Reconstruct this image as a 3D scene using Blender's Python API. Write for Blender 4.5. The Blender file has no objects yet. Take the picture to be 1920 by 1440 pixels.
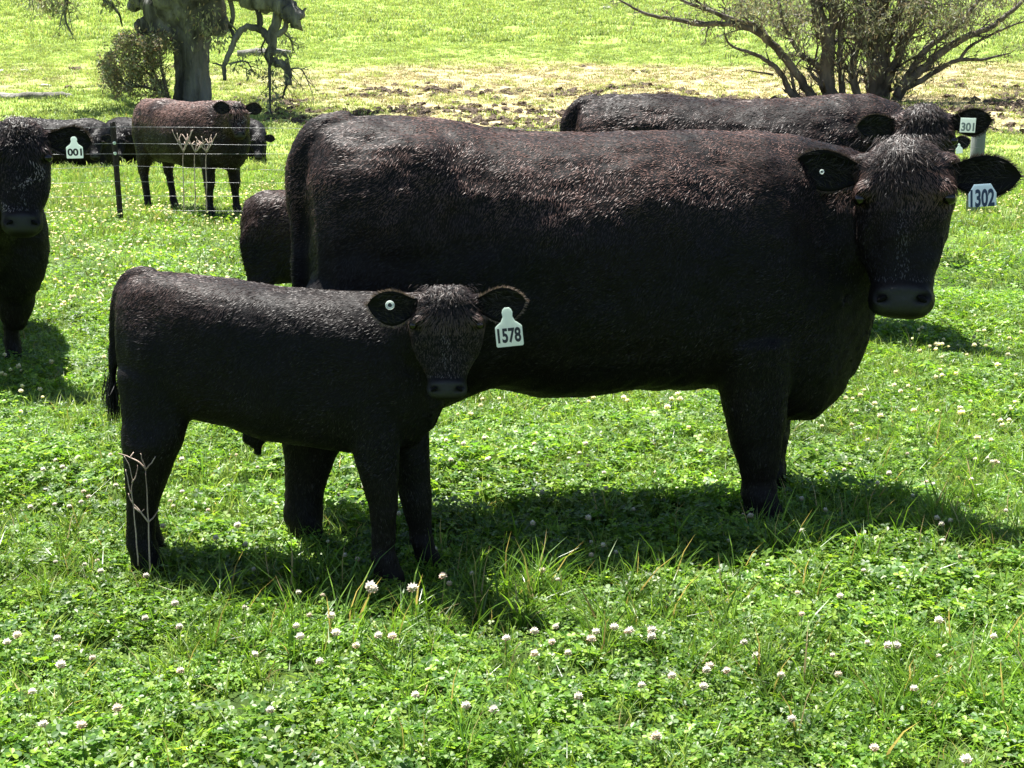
import bpy, math, random
import numpy as np
from mathutils import Vector, Matrix
random.seed(7); RNG = np.random.default_rng(11)
S = bpy.context.scene; COL = S.collection
PI = math.pi

# ------------------------------------------------------------------ camera, sky, sun, exposure
FPX = 2600.0; CAMZ = 1.6; PITCH = math.atan2(582.0, FPX)
cam = bpy.data.objects.new('camera', bpy.data.cameras.new('camera')); COL.objects.link(cam)
cam.data.sensor_width = 36; cam.data.lens = 36 * FPX / 1920
cam.location = (0, 0, CAMZ); cam.rotation_euler = (PI / 2 - PITCH, 0, 0)
cam.data.clip_start = 0.1; cam.data.clip_end = 2000; S.camera = cam
SUN = Vector((-0.20, 0.25, 1.0)).normalized()          # direction towards the sun
w = bpy.data.worlds.new('World'); S.world = w; w.use_nodes = True
nt = w.node_tree; bg = nt.nodes['Background']
sky = nt.nodes.new('ShaderNodeTexSky'); sky.sky_type = 'NISHITA'; sky.sun_disc = False
sky.sun_elevation = math.asin(SUN.z); sky.sun_rotation = math.atan2(SUN.x, SUN.y)
nt.links.new(sky.outputs[0], bg.inputs[0]); bg.inputs[1].default_value = 0.05
sl = bpy.data.lights.new('sun', 'SUN'); sl.energy = 5.0; sl.angle = math.radians(0.53); sl.color = (1, 0.965, 0.9)
so = bpy.data.objects.new('sun', sl); COL.objects.link(so)
so.rotation_euler = SUN.to_track_quat('Z', 'Y').to_euler()
S.view_settings.view_transform = 'Standard'; S.view_settings.look = 'None'
S.view_settings.exposure = 1.9; S.view_settings.gamma = 1
S.render.engine = 'CYCLES'
S.cycles.max_bounces = 5; S.cycles.diffuse_bounces = 2; S.cycles.glossy_bounces = 2; S.cycles.transmission_bounces = 3

# ------------------------------------------------------------------ helpers
def at(px, py, Y):
    """world point at depth Y seen at photo pixel (px,py)"""
    x = px - 960.0; y = -(py - 720.0)
    dy = FPX * math.cos(PITCH) + y * math.sin(PITCH)
    dz = -FPX * math.sin(PITCH) + y * math.cos(PITCH)
    k = Y / dy
    return Vector((x * k, Y, CAMZ + dz * k))

def _hash(ix, iy, seed):
    h = (ix.astype(np.int64) * 374761393 + iy.astype(np.int64) * 668265263 + seed * 1442695041) & 0xFFFFFFFF
    h = ((h ^ (h >> 13)) * 1274126177) & 0xFFFFFFFF
    return ((h ^ (h >> 16)) & 0xFFFF) / 65535.0
def vnoise(x, y, s, seed=0):
    x = np.asarray(x, float) / s; y = np.asarray(y, float) / s
    ix = np.floor(x); iy = np.floor(y); fx = x - ix; fy = y - iy
    fx = fx * fx * (3 - 2 * fx); fy = fy * fy * (3 - 2 * fy)
    a = _hash(ix, iy, seed); b = _hash(ix + 1, iy, seed); c = _hash(ix, iy + 1, seed); d = _hash(ix + 1, iy + 1, seed)
    return (a * (1 - fx) + b * fx) * (1 - fy) + (c * (1 - fx) + d * fx) * fy - 0.5
PY = [-50, 0, 24, 28, 33, 38, 46, 55, 70, 90, 130, 200, 320, 600, 900]
PZ = [0, 0, 0, .06, .42, .84, 1.42, 2.2, 3.8, 6.2, 11.0, 19.5, 33, 58, 66]
def hgt(x, y):
    x = np.asarray(x, float); y = np.asarray(y, float)
    z = np.interp(y, PY, PZ)
    z = z + 0.07 * vnoise(x, y, .8, 1) + 0.03 * vnoise(x, y, .33, 2)
    far = np.clip((y - 22) / 20, 0, 1)
    z = z + far * (0.5 * vnoise(x, y, 14, 3) + .16 * vnoise(x, y, 3.5, 4)) + np.clip((y - 60) / 60, 0, 1) * 2.5 * vnoise(x, y, 45, 5)
    return z
def gz(x, y): return float(hgt(x, y))
def ground_at(px, py, up=0.0):
    """ground point seen at pixel (flat near field)"""
    Y = FPX * CAMZ / (py - 138)
    for _ in range(12):
        p = at(px, py, Y); e = p.z - gz(p.x, Y) - up
        Y += e * Y / CAMZ * .8
    p = at(px, py, Y); return Vector((p.x, Y, gz(p.x, Y)))

def tag(o, label=None, cat=None, group=None, kind=None):
    if label: o['label'] = label
    if cat: o['category'] = cat
    if group: o['group'] = group
    if kind: o['kind'] = kind
    return o
def empty(name, loc, rz=0, parent=None):
    o = bpy.data.objects.new(name, None); COL.objects.link(o); o.location = loc; o.rotation_euler = (0, 0, rz)
    o.empty_display_size = .2
    if parent: o.parent = parent
    return o
def mesh_np(name, V, F, smooth=False):
    m = bpy.data.meshes.new(name)
    m.from_pydata([tuple(v) for v in V] if not isinstance(V, list) else V, [], F if isinstance(F, list) else F.tolist())
    if smooth: m.polygons.foreach_set('use_smooth', [True] * len(m.polygons))
    m.update(); return m
def mesh_tris(name, V, F, col=None, smooth=False):
    """fast triangle mesh; V (n,3), F (m,3); col per-vertex (n,3)"""
    m = bpy.data.meshes.new(name); V = np.asarray(V, np.float32); F = np.asarray(F, np.int32)
    m.vertices.add(len(V)); m.vertices.foreach_set('co', V.ravel())
    k = F.shape[1]
    m.loops.add(F.size); m.loops.foreach_set('vertex_index', F.ravel())
    m.polygons.add(len(F)); m.polygons.foreach_set('loop_start', np.arange(0, F.size, k, dtype=np.int32))
    m.polygons.foreach_set('use_smooth', np.full(len(F), smooth))
    m.update(calc_edges=True)
    if col is not None:
        a = m.color_attributes.new('col', 'FLOAT_COLOR', 'POINT')
        c = np.ones((len(V), 4), np.float32); c[:, :3] = col; a.data.foreach_set('color', c.ravel())
    return m
def obj(name, m, mat=None, parent=None):
    o = bpy.data.objects.new(name, m); COL.objects.link(o)
    if mat is not None: m.materials.clear(); m.materials.append(mat)
    if parent: o.parent = parent
    return o

class Soup:
    """collect triangles/quads with colours"""
    def __init__(s): s.V = []; s.F = []; s.C = []; s.n = 0; s.M = []
    def add(s, V, F, c=(1, 1, 1), mi=0):
        V = np.asarray(V, float); s.V.append(V)
        for f in F: s.F.append(tuple(i + s.n for i in f)); s.M.append(mi)
        c = np.asarray(c, float)
        s.C.append(np.tile(c, (len(V), 1)) if c.ndim == 1 else c); s.n += len(V)
    def mesh(s, name, smooth=False):
        m = bpy.data.meshes.new(name); V = np.concatenate(s.V)
        m.from_pydata(V.tolist(), [], s.F)
        a = m.color_attributes.new('col', 'FLOAT_COLOR', 'POINT')
        c = np.ones((len(V), 4), np.float32); c[:, :3] = np.concatenate(s.C); a.data.foreach_set('color', c.ravel())
        if smooth: m.polygons.foreach_set('use_smooth', [True] * len(m.polygons))
        m.update(); return m

def tube(P, R, k=10, RB=None, up=Vector((0, 0, 1)), cap=True, wob=0, seed=0, ridge=0):
    """tube along P with radii R (RB second radius) -> V,F"""
    P = [Vector(p) for p in P]; n = len(P); V = []; F = []; rr = random.Random(seed)
    prev = None
    for i in range(n):
        t = (P[min(i + 1, n - 1)] - P[max(i - 1, 0)]).normalized()
        if prev is None:
            a = up.cross(t)
            if a.length < 1e-3: a = Vector((1, 0, 0)).cross(t)
            a.normalize()
        else:
            a = prev - t * prev.dot(t)
            a.normalize()
        prev = a; b = t.cross(a)
        rb = RB[i] if RB else R[i]
        for j in range(k):
            q = 2 * PI * j / k; f = 1 + (rr.uniform(-wob, wob) if wob else 0)
            if ridge: f += ridge * (float(vnoise(q * 3.2, i * .5, .5, 91)) + .6 * float(vnoise(q * 9, i * .8, .5, 92)) + .5 * math.sin(q * 6 + math.sin(i * .5)))
            V.append(P[i] + a * (math.cos(q) * R[i] * f) + b * (math.sin(q) * rb * f))
    for i in range(n - 1):
        for j in range(k):
            F.append((i * k + j, i * k + (j + 1) % k, (i + 1) * k + (j + 1) % k, (i + 1) * k + j))
    if cap:
        V.append(P[0]); V.append(P[-1]); a = n * k
        for j in range(k):
            F.append((a, (j + 1) % k, j)); F.append((a + 1, (n - 1) * k + j, (n - 1) * k + (j + 1) % k))
    return [tuple(v) for v in V], F
def smooth_path(P, R, sub=4):
    """catmull-rom resample of points (tuples) and radii"""
    P = [Vector(p) for p in P]; out = []; ro = []
    for i in range(len(P) - 1):
        p0 = P[max(i - 1, 0)]; p1 = P[i]; p2 = P[i + 1]; p3 = P[min(i + 2, len(P) - 1)]
        for k in range(sub):
            t = k / sub
            out.append(.5 * ((2 * p1) + (p2 - p0) * t + (2 * p0 - 5 * p1 + 4 * p2 - p3) * t * t + (3 * p1 - p0 - 3 * p2 + p3) * t ** 3))
            ro.append(R[i] * (1 - t) + R[i + 1] * t)
    out.append(P[-1]); ro.append(R[-1]); return out, ro
def loft(rings):
    k = len(rings[0]); V = [tuple(v) for r in rings for v in r]; F = []
    n = len(rings)
    for i in range(n - 1):
        for j in range(k): F.append((i * k + j, i * k + (j + 1) % k, (i + 1) * k + (j + 1) % k, (i + 1) * k + j))
    for e in (0, n - 1):
        c = Vector((0, 0, 0))
        for v in rings[e]: c += Vector(v)
        V.append(tuple(c / k)); a = len(V) - 1
        for j in range(k):
            u, v = e * k + j, e * k + (j + 1) % k
            F.append((a, v, u) if e == 0 else (a, u, v))
    return V, F
def ellipsoid(c, r, rot=None, nu=14, nv=10):
    V = []; F = []; rings = []
    for i in range(1, nv):
        th = PI * i / nv
        ring = []
        for j in range(nu):
            ph = 2 * PI * j / nu
            v = Vector((r[0] * math.sin(th) * math.cos(ph), r[1] * math.sin(th) * math.sin(ph), r[2] * math.cos(th)))
            if rot is not None: v = rot @ v
            ring.append(v + Vector(c))
        rings.append(ring)
    return loft(rings[::-1])

# ------------------------------------------------------------------ materials
def mat(name):
    m = bpy.data.materials.new(name); m.use_nodes = True
    return m, m.node_tree.nodes, m.node_tree.links, m.node_tree.nodes['Principled BSDF']
def leafmat(name, gain=1.0, trans=.45, rough=.38, spec=.5, var=.25, tint=(1.0, 1.0, .5)):
    """vertex colour x per-instance variation, translucent"""
    m, n, l, p = mat(name)
    a = n.new('ShaderNodeAttribute'); a.attribute_name = 'col'
    oi = n.new('ShaderNodeObjectInfo')
    geo = n.new('ShaderNodeNewGeometry')
    nz = n.new('ShaderNodeTexNoise'); nz.inputs['Scale'].default_value = 1.1; nz.inputs['Detail'].default_value = 3
    l.new(geo.outputs['Position'], nz.inputs['Vector'])
    hsv = n.new('ShaderNodeHueSaturation')
    mr = n.new('ShaderNodeMapRange'); mr.inputs[3].default_value = 1 - var; mr.inputs[4].default_value = 1 + var
    l.new(oi.outputs['Random'], mr.inputs[0])
    mr2 = n.new('ShaderNodeMapRange'); mr2.inputs[1].default_value = .3; mr2.inputs[2].default_value = .7
    mr2.inputs[3].default_value = .74; mr2.inputs[4].default_value = 1.22
    l.new(nz.outputs[0], mr2.inputs[0])
    mu = n.new('ShaderNodeMath'); mu.operation = 'MULTIPLY'; l.new(mr.outputs[0], mu.inputs[0]); l.new(mr2.outputs[0], mu.inputs[1])
    mg = n.new('ShaderNodeMath'); mg.operation = 'MULTIPLY'; mg.inputs[1].default_value = gain; l.new(mu.outputs[0], mg.inputs[0])
    l.new(mg.outputs[0], hsv.inputs['Value']); l.new(a.outputs['Color'], hsv.inputs['Color'])
    l.new(hsv.outputs[0], p.inputs['Base Color'])
    p.inputs['Roughness'].default_value = rough; p.inputs['Specular IOR Level'].default_value = spec
    tr = n.new('ShaderNodeBsdfTranslucent')
    tc = n.new('ShaderNodeMix'); tc.data_type = 'RGBA'; tc.blend_type = 'MULTIPLY'; tc.inputs[0].default_value = 1
    l.new(hsv.outputs[0], tc.inputs[6]); tc.inputs[7].default_value = (1.5 * tint[0], 1.5 * tint[1], 1.5 * tint[2], 1)
    l.new(tc.outputs[2], tr.inputs[0])
    mx = n.new('ShaderNodeMixShader'); mx.inputs[0].default_value = trans
    l.new(p.outputs[0], mx.inputs[1]); l.new(tr.outputs[0], mx.inputs[2])
    l.new(mx.outputs[0], n['Material Output'].inputs[0])
    return m
M_leaf = leafmat('clover_leaf', gain=1.12, trans=.5, rough=.45)
M_grass = leafmat('grass_blade', gain=1.1, trans=.45, rough=.35)
M_far = leafmat('far_grass_blade', gain=1.0, trans=.45, rough=.5)
M_gum = leafmat('gum_leaf', gain=1.1, trans=.4, rough=.6, tint=(1, 1, .7))
M_petal = leafmat('clover_petal', gain=1, trans=.35, rough=.6, var=.1, tint=(1, 1, .95))
M_straw = leafmat('straw', gain=1, trans=.2, rough=.6, tint=(1, .95, .8))

def noisemat(name, c1, c2, scale=5, rough=.8, bump=.3, bscale=30, spec=.3, stretch=(1, 1, 1), coords='Object', dist=.02):
    m, n, l, p = mat(name)
    tc = n.new('ShaderNodeTexCoord'); mp = n.new('ShaderNodeMapping'); mp.inputs['Scale'].default_value = stretch
    l.new(tc.outputs[coords], mp.inputs[0])
    nz = n.new('ShaderNodeTexNoise'); nz.inputs['Scale'].default_value = scale; nz.inputs['Detail'].default_value = 6
    l.new(mp.outputs[0], nz.inputs[0])
    cr = n.new('ShaderNodeValToRGB'); cr.color_ramp.elements[0].position = .35; cr.color_ramp.elements[1].position = .65
    cr.color_ramp.elements[0].color = (*c1, 1); cr.color_ramp.elements[1].color = (*c2, 1)
    l.new(nz.outputs[0], cr.inputs[0]); l.new(cr.outputs[0], p.inputs['Base Color'])
    p.inputs['Roughness'].default_value = rough; p.inputs['Specular IOR Level'].default_value = spec
    nb = n.new('ShaderNodeTexNoise'); nb.inputs['Scale'].default_value = bscale; nb.inputs['Detail'].default_value = 8
    l.new(mp.outputs[0], nb.inputs[0])
    b = n.new('ShaderNodeBump'); b.inputs['Strength'].default_value = bump; b.inputs['Distance'].default_value = dist
    l.new(nb.outputs[0], b.inputs['Height']); l.new(b.outputs[0], p.inputs['Normal'])
    return m
M_bark = noisemat('gum_bark', (.035, .035, .034), (.19, .19, .18), 3.5, .9, 1.0, 7, stretch=(1, 1, .2), dist=.2)
M_bark2 = noisemat('thin_gum_bark', (.045, .038, .032), (.15, .13, .11), 4, .9, .8, 12, stretch=(1, 1, .3), dist=.04)
M_log = noisemat('weathered_log', (.1, .095, .08), (.26, .25, .22), 3, .9, .9, 12, dist=.05)
M_steel = noisemat('rusty_steel', (.018, .014, .012), (.05, .035, .028), 20, .7, .3, 60)
M_wire = noisemat('galvanised_wire', (.12, .125, .13), (.3, .3, .3), 20, .4, .1, 60, spec=.8)
M_wire.node_tree.nodes['Principled BSDF'].inputs['Metallic'].default_value = .6
M_post = noisemat('grey_timber', (.12, .13, .12), (.26, .28, .25), 4, .9, .8, 25, stretch=(1, 1, .15))
M_dead = noisemat('dead_stalk', (.28, .2, .16), (.52, .42, .34), 18, .8, .3, 60)
M_clod = noisemat('dry_soil', (.045, .032, .022), (.16, .12, .085), 5, .95, .9, 14, dist=.05)
M_stone = noisemat('pale_stone', (.45, .43, .38), (.65, .62, .56), 6, .9, .5, 14)

def body_mat(name, brown=.5, seed=0.0):
    """skin and short coat; attribute 'muz' = wet bare muzzle"""
    m, n, l, p = mat(name)
    tc = n.new('ShaderNodeTexCoord')
    nz = n.new('ShaderNodeTexNoise'); nz.inputs['Scale'].default_value = 3.2; nz.inputs['Detail'].default_value = 5
    mp = n.new('ShaderNodeMapping'); mp.inputs['Location'].default_value = (seed, seed * 2, 0)
    l.new(tc.outputs['Object'], mp.inputs[0]); l.new(mp.outputs[0], nz.inputs[0])
    cr = n.new('ShaderNodeValToRGB'); cr.color_ramp.elements[0].position = .4; cr.color_ramp.elements[1].position = .68
    cr.color_ramp.elements[0].color = (.0045, .0044, .0048, 1)
    cr.color_ramp.elements[1].color = (.005 + .009 * brown, .0045 + .0035 * brown, .0045 + .0015 * brown, 1)
    l.new(nz.outputs[0], cr.inputs[0])
    at_ = n.new('ShaderNodeAttribute'); at_.attribute_name = 'muz'
    mx = n.new('ShaderNodeMix'); mx.data_type = 'RGBA'; l.new(at_.outputs['Fac'], mx.inputs[0]); l.new(cr.outputs[0], mx.inputs[6])
    mx.inputs[7].default_value = (.038, .038, .041, 1)
    l.new(mx.outputs[2], p.inputs['Base Color'])
    p.inputs['Roughness'].default_value = .6; p.inputs['Specular IOR Level'].default_value = .12
    nb = n.new('ShaderNodeTexNoise'); nb.inputs['Scale'].default_value = 90; nb.inputs['Detail'].default_value = 4
    l.new(tc.outputs['Object'], nb.inputs[0])
    b = n.new('ShaderNodeBump'); b.inputs['Strength'].default_value = .35; b.inputs['Distance'].default_value = .006
    l.new(nb.outputs[0], b.inputs['Height']); l.new(b.outputs[0], p.inputs['Normal'])
    return m
def hair_mat(name):
    m, n, l, p = mat(name)
    a = n.new('ShaderNodeAttribute'); a.attribute_name = 'col'
    l.new(a.outputs['Color'], p.inputs['Base Color'])
    p.inputs['Roughness'].default_value = .47; p.inputs['Specular IOR Level'].default_value = .3
    tr = n.new('ShaderNodeBsdfTranslucent'); l.new(a.outputs['Color'], tr.inputs[0])
    mx = n.new('ShaderNodeMixShader'); mx.inputs[0].default_value = .15
    l.new(p.outputs[0], mx.inputs[1]); l.new(tr.outputs[0], mx.inputs[2]); l.new(mx.outputs[0], n['Material Output'].inputs[0])
    return m
M_hair = hair_mat('cattle_hair')
M_body = {k: body_mat('black_hide_' + k, b, s) for k, b, s in (('dark', .3, 0), ('brown', 1.6, 4))}
M_nostril, _, _, p = mat('nostril'); p.inputs['Base Color'].default_value = (.003, .003, .003, 1); p.inputs['Roughness'].default_value = .7; p.inputs['Specular IOR Level'].default_value = .1
M_eye, _, _, p = mat('eye'); p.inputs['Base Color'].default_value = (.006, .004, .003, 1); p.inputs['Roughness'].default_value = .06
def plastic(name, c, tr=.45):
    m, n, l, p = mat(name); p.inputs['Base Color'].default_value = (*c, 1); p.inputs['Roughness'].default_value = .45
    t = n.new('ShaderNodeBsdfTranslucent'); t.inputs[0].default_value = (*c, 1)
    mx = n.new('ShaderNodeMixShader'); mx.inputs[0].default_value = tr
    l.new(p.outputs[0], mx.inputs[1]); l.new(t.outputs[0], mx.inputs[2]); l.new(mx.outputs[0], n['Material Output'].inputs[0])
    return m
M_tag = plastic('tag_plastic', (.8, .88, .82), .65); M_tagb = plastic('blue_tag_plastic', (.62, .72, .8), .6)
M_ink = plastic('tag_ink', (.01, .012, .015), 0); M_inkb = plastic('blue_tag_ink', (.01, .03, .09), 0); M_grey = plastic('tag_grey', (.3, .33, .32), .2)

# ------------------------------------------------------------------ ground
def dirt_mask(x, y):
    """bare dusty strip under the hill, strongest to the right"""
    wob = 5 * vnoise(x, y, 9, 21) + 2.0 * vnoise(x, y, 2.5, 22)
    lo = np.clip((y - 30.5 + wob * .4) / 2.5, 0, 1); hi = np.clip((52.5 - y + wob * .7 - np.clip(-x, 0, 30) * .05) / 3, 0, 1)
    side = np.clip((x + 8.0 + wob) / 5, 0, 1)
    left = .45 * np.clip((y - 37 + wob * .9) / 5, 0, 1) * (1 - side)
    return lo * hi * side + hi * left * np.clip(.55 + 1.4 * vnoise(x, y, 4, 23), 0, 1)
xs = np.concatenate([-np.geomspace(500, 8, 60), np.linspace(-7.9, 7.9, 180), np.geomspace(8, 500, 60)])
ys = np.concatenate([np.linspace(-30, 2.5, 12)[:-1], np.linspace(2.5, 14, 180)[:-1], np.linspace(14, 60, 240)[:-1], np.geomspace(60, 900, 90)])
GX, GY = np.meshgrid(xs, ys); GZ = hgt(GX, GY)
nx, ny = len(xs), len(ys); ii = (np.arange(ny - 1)[:, None] * nx + np.arange(nx - 1)[None, :]).ravel()
D = dirt_mask(GX, GY).ravel()
gm = mesh_tris('ground', np.stack([GX.ravel(), GY.ravel(), GZ.ravel()], 1), np.stack([ii, ii + 1, ii + nx + 1, ii + nx], 1),
               col=np.stack([D, D, D], 1), smooth=True)
m, n, l, p = mat('pasture_soil')
a = n.new('ShaderNodeAttribute'); a.attribute_name = 'col'
geo = n.new('ShaderNodeNewGeometry')
def nz_(scale, det=6):
    q = n.new('ShaderNodeTexNoise'); q.inputs['Scale'].default_value = scale; q.inputs['Detail'].default_value = det
    l.new(geo.outputs['Position'], q.inputs['Vector']); return q
def ramp(src, c1, c2, p1=.35, p2=.65):
    cr = n.new('ShaderNodeValToRGB'); cr.color_ramp.elements[0].position = p1; cr.color_ramp.elements[1].position = p2
    cr.color_ramp.elements[0].color = (*c1, 1); cr.color_ramp.elements[1].color = (*c2, 1); l.new(src, cr.inputs[0]); return cr
near = ramp(nz_(7).outputs[0], (.02, .035, .008), (.05, .085, .018))
farc = ramp(nz_(1.3, 10).outputs[0], (.18, .27, .06), (.3, .39, .11), .3, .7)
sep = n.new('ShaderNodeSeparateXYZ'); l.new(geo.outputs['Position'], sep.inputs[0])
mr = n.new('ShaderNodeMapRange'); mr.inputs[1].default_value = 10; mr.inputs[2].default_value = 26; l.new(sep.outputs[1], mr.inputs[0])
mx = n.new('ShaderNodeMix'); mx.data_type = 'RGBA'; l.new(mr.outputs[0], mx.inputs[0]); l.new(near.outputs[0], mx.inputs[6]); l.new(farc.outputs[0], mx.inputs[7])
dirt = ramp(nz_(2.4, 12).outputs[0], (.17, .135, .075), (.44, .38, .2), .35, .6)
mx2 = n.new('ShaderNodeMix'); mx2.data_type = 'RGBA'; l.new(a.outputs['Fac'], mx2.inputs[0]); l.new(mx.outputs[2], mx2.inputs[6]); l.new(dirt.outputs[0], mx2.inputs[7])
l.new(mx2.outputs[2], p.inputs['Base Color']); p.inputs['Roughness'].default_value = .95; p.inputs['Specular IOR Level'].default_value = .1
b = n.new('ShaderNodeBump'); b.inputs['Strength'].default_value = .8; b.inputs['Distance'].default_value = .12; l.new(nz_(6, 10).outputs[0], b.inputs['Height']); l.new(b.outputs[0], p.inputs['Normal'])
g = obj('ground', gm, m); tag(g, kind='structure')

# ------------------------------------------------------------------ scatter with geometry nodes
def scatter(name, label, cat, pts, sources, scl, tilt=.25, seed=0, idx=None):
    r = np.random.default_rng(seed); N = len(pts)
    me = bpy.data.meshes.new(name); me.vertices.add(N); me.vertices.foreach_set('co', np.asarray(pts, np.float32).ravel())
    rot = np.stack([r.normal(0, tilt, N), r.normal(0, tilt, N), r.uniform(0, 6.28, N)], 1).astype(np.float32)
    me.attributes.new('rot', 'FLOAT_VECTOR', 'POINT').data.foreach_set('vector', rot.ravel())
    me.attributes.new('scl', 'FLOAT', 'POINT').data.foreach_set('value', np.asarray(scl, np.float32))
    if idx is None: idx = r.integers(0, len(sources), N)
    me.attributes.new('vi', 'INT', 'POINT').data.foreach_set('value', np.asarray(idx, np.int32))
    o = obj(name, me); tag(o, label, cat, kind='stuff')
    ng = bpy.data.node_groups.new(name + '_nodes', 'GeometryNodeTree')
    ng.interface.new_socket('Geometry', in_out='INPUT', socket_type='NodeSocketGeometry')
    ng.interface.new_socket('Geometry', in_out='OUTPUT', socket_type='NodeSocketGeometry')
    gi = ng.nodes.new('NodeGroupInput'); go = ng.nodes.new('NodeGroupOutput'); L = ng.links
    jn = ng.nodes.new('GeometryNodeGeometryToInstance')
    def na(nm, ty):
        q = ng.nodes.new('GeometryNodeInputNamedAttribute'); q.data_type = ty; q.inputs['Name'].default_value = nm; return q.outputs['Attribute']
    for k, src in enumerate(sources):
        oi = ng.nodes.new('GeometryNodeObjectInfo'); oi.inputs['Object'].default_value = src; oi.inputs['As Instance'].default_value = True
        L.new(oi.outputs['Geometry'], jn.inputs[0])
    ip = ng.nodes.new('GeometryNodeInstanceOnPoints'); ip.inputs['Pick Instance'].default_value = True
    # object infos -> one instance list
    jg = ng.nodes.new('GeometryNodeJoinGeometry'); ng.nodes.remove(jn)
    for q in reversed([x for x in ng.nodes if x.bl_idname == 'GeometryNodeObjectInfo']): L.new(q.outputs['Geometry'], jg.inputs[0])
    L.new(gi.outputs[0], ip.inputs['Points']); L.new(jg.outputs[0], ip.inputs['Instance'])
    L.new(na('vi', 'INT'), ip.inputs['Instance Index']); L.new(na('rot', 'FLOAT_VECTOR'), ip.inputs['Rotation']); L.new(na('scl', 'FLOAT'), ip.inputs['Scale'])
    L.new(ip.outputs[0], go.inputs[0])
    md = o.modifiers.new('scatter', 'NODES'); md.node_group = ng
    return o
def src_obj(name, m, mats):
    m.materials.clear()
    for q in (mats if isinstance(mats, (list, tuple)) else [mats]): m.materials.append(q)
    return bpy.data.objects.new(name, m)      # never linked to the scene: only instanced

def blade(s, rr, x, y, h, wd, lean, c, c2=None, seg=3):
    az = rr.uniform(0, 6.28); dx, dy = math.cos(az), math.sin(az); fz = rr.uniform(0, 6.28)
    sx, sy = math.cos(fz) * wd, math.sin(fz) * wd
    V = []; C = []
    for i in range(seg + 1):
        t = i / seg; k = lean * h * t * t; z = h * t * (1 - .35 * lean * t); ww = (1 - t ** 1.6) + .02
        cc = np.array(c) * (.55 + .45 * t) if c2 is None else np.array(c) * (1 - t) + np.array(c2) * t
        if i < seg:
            V += [(x + dx * k - sx * ww, y + dy * k - sy * ww, z), (x + dx * k + sx * ww, y + dy * k + sy * ww, z)]; C += [cc, cc]
        else: V.append((x + dx * k, y + dy * k, z)); C.append(cc)
    F = [(2 * i, 2 * i + 1, 2 * i + 3, 2 * i + 2) for i in range(seg - 1)] + [(2 * seg - 2, 2 * seg - 1, 2 * seg)]
    s.add(V, F, np.array(C))
GREENS = [(.10, .2, .02), (.14, .25, .026), (.07, .155, .018), (.19, .29, .035), (.05, .12, .017)]
GRS = [(.16, .27, .04), (.22, .34, .06), (.12, .2, .03), (.28, .36, .12)]
def clover_clump(seed, nl=40, R=.085, H=.072):
    rr = random.Random(seed); s = Soup()
    for _ in range(nl):
        q = rr.uniform(0, 6.28); rad = R * math.sqrt(rr.random()); x, y = rad * math.cos(q), rad * math.sin(q)
        h = H * rr.uniform(.35, 1.0) * (1 - .35 * rad / R)
        x0, y0 = x * .5, y * .5
        c = np.array(rr.choice(GREENS)) * rr.uniform(.8, 1.2)
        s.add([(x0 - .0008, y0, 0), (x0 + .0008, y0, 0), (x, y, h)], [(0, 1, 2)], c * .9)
        L = rr.uniform(.0055, .0125); az = rr.uniform(0, 6.28); tilt = rr.uniform(-.5, .5); tilt2 = rr.uniform(-.5, .5)
        fold = rr.uniform(.1, .5)
        M = Matrix.Rotation(tilt, 3, 'X') @ Matrix.Rotation(tilt2, 3, 'Y')
        for k in range(3):
            a = az + k * 2.094 + rr.uniform(-.15, .15)
            R3 = Matrix.Rotation(a, 3, 'Z')
            loc = [(0, 0, 0), (L * .55, -L * .48, fold * L * .45), (L * 1.05, -L * .5, fold * L * .5), (L * 1.32, -L * .2, fold * L * .2), (L * 1.25, 0, 0),
                   (L * 1.32, L * .2, fold * L * .2), (L * 1.05, L * .5, fold * L * .5), (L * .55, L * .48, fold * L * .45)]
            V = [(M @ (R3 @ Vector(v))) + Vector((x, y, h)) for v in loc]
            s.add(V, [(0, 1, 2, 3, 4), (0, 4, 5, 6, 7)], c * rr.uniform(.9, 1.1))
    return s.mesh('clover_clump')
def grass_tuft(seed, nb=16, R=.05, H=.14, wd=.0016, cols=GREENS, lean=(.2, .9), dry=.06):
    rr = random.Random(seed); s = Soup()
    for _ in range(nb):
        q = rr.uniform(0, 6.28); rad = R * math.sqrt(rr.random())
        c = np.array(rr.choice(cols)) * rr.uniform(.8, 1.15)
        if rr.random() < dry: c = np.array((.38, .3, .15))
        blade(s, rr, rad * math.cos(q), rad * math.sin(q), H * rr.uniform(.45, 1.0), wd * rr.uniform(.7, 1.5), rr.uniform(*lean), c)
    return s.mesh('grass_tuft')
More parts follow.
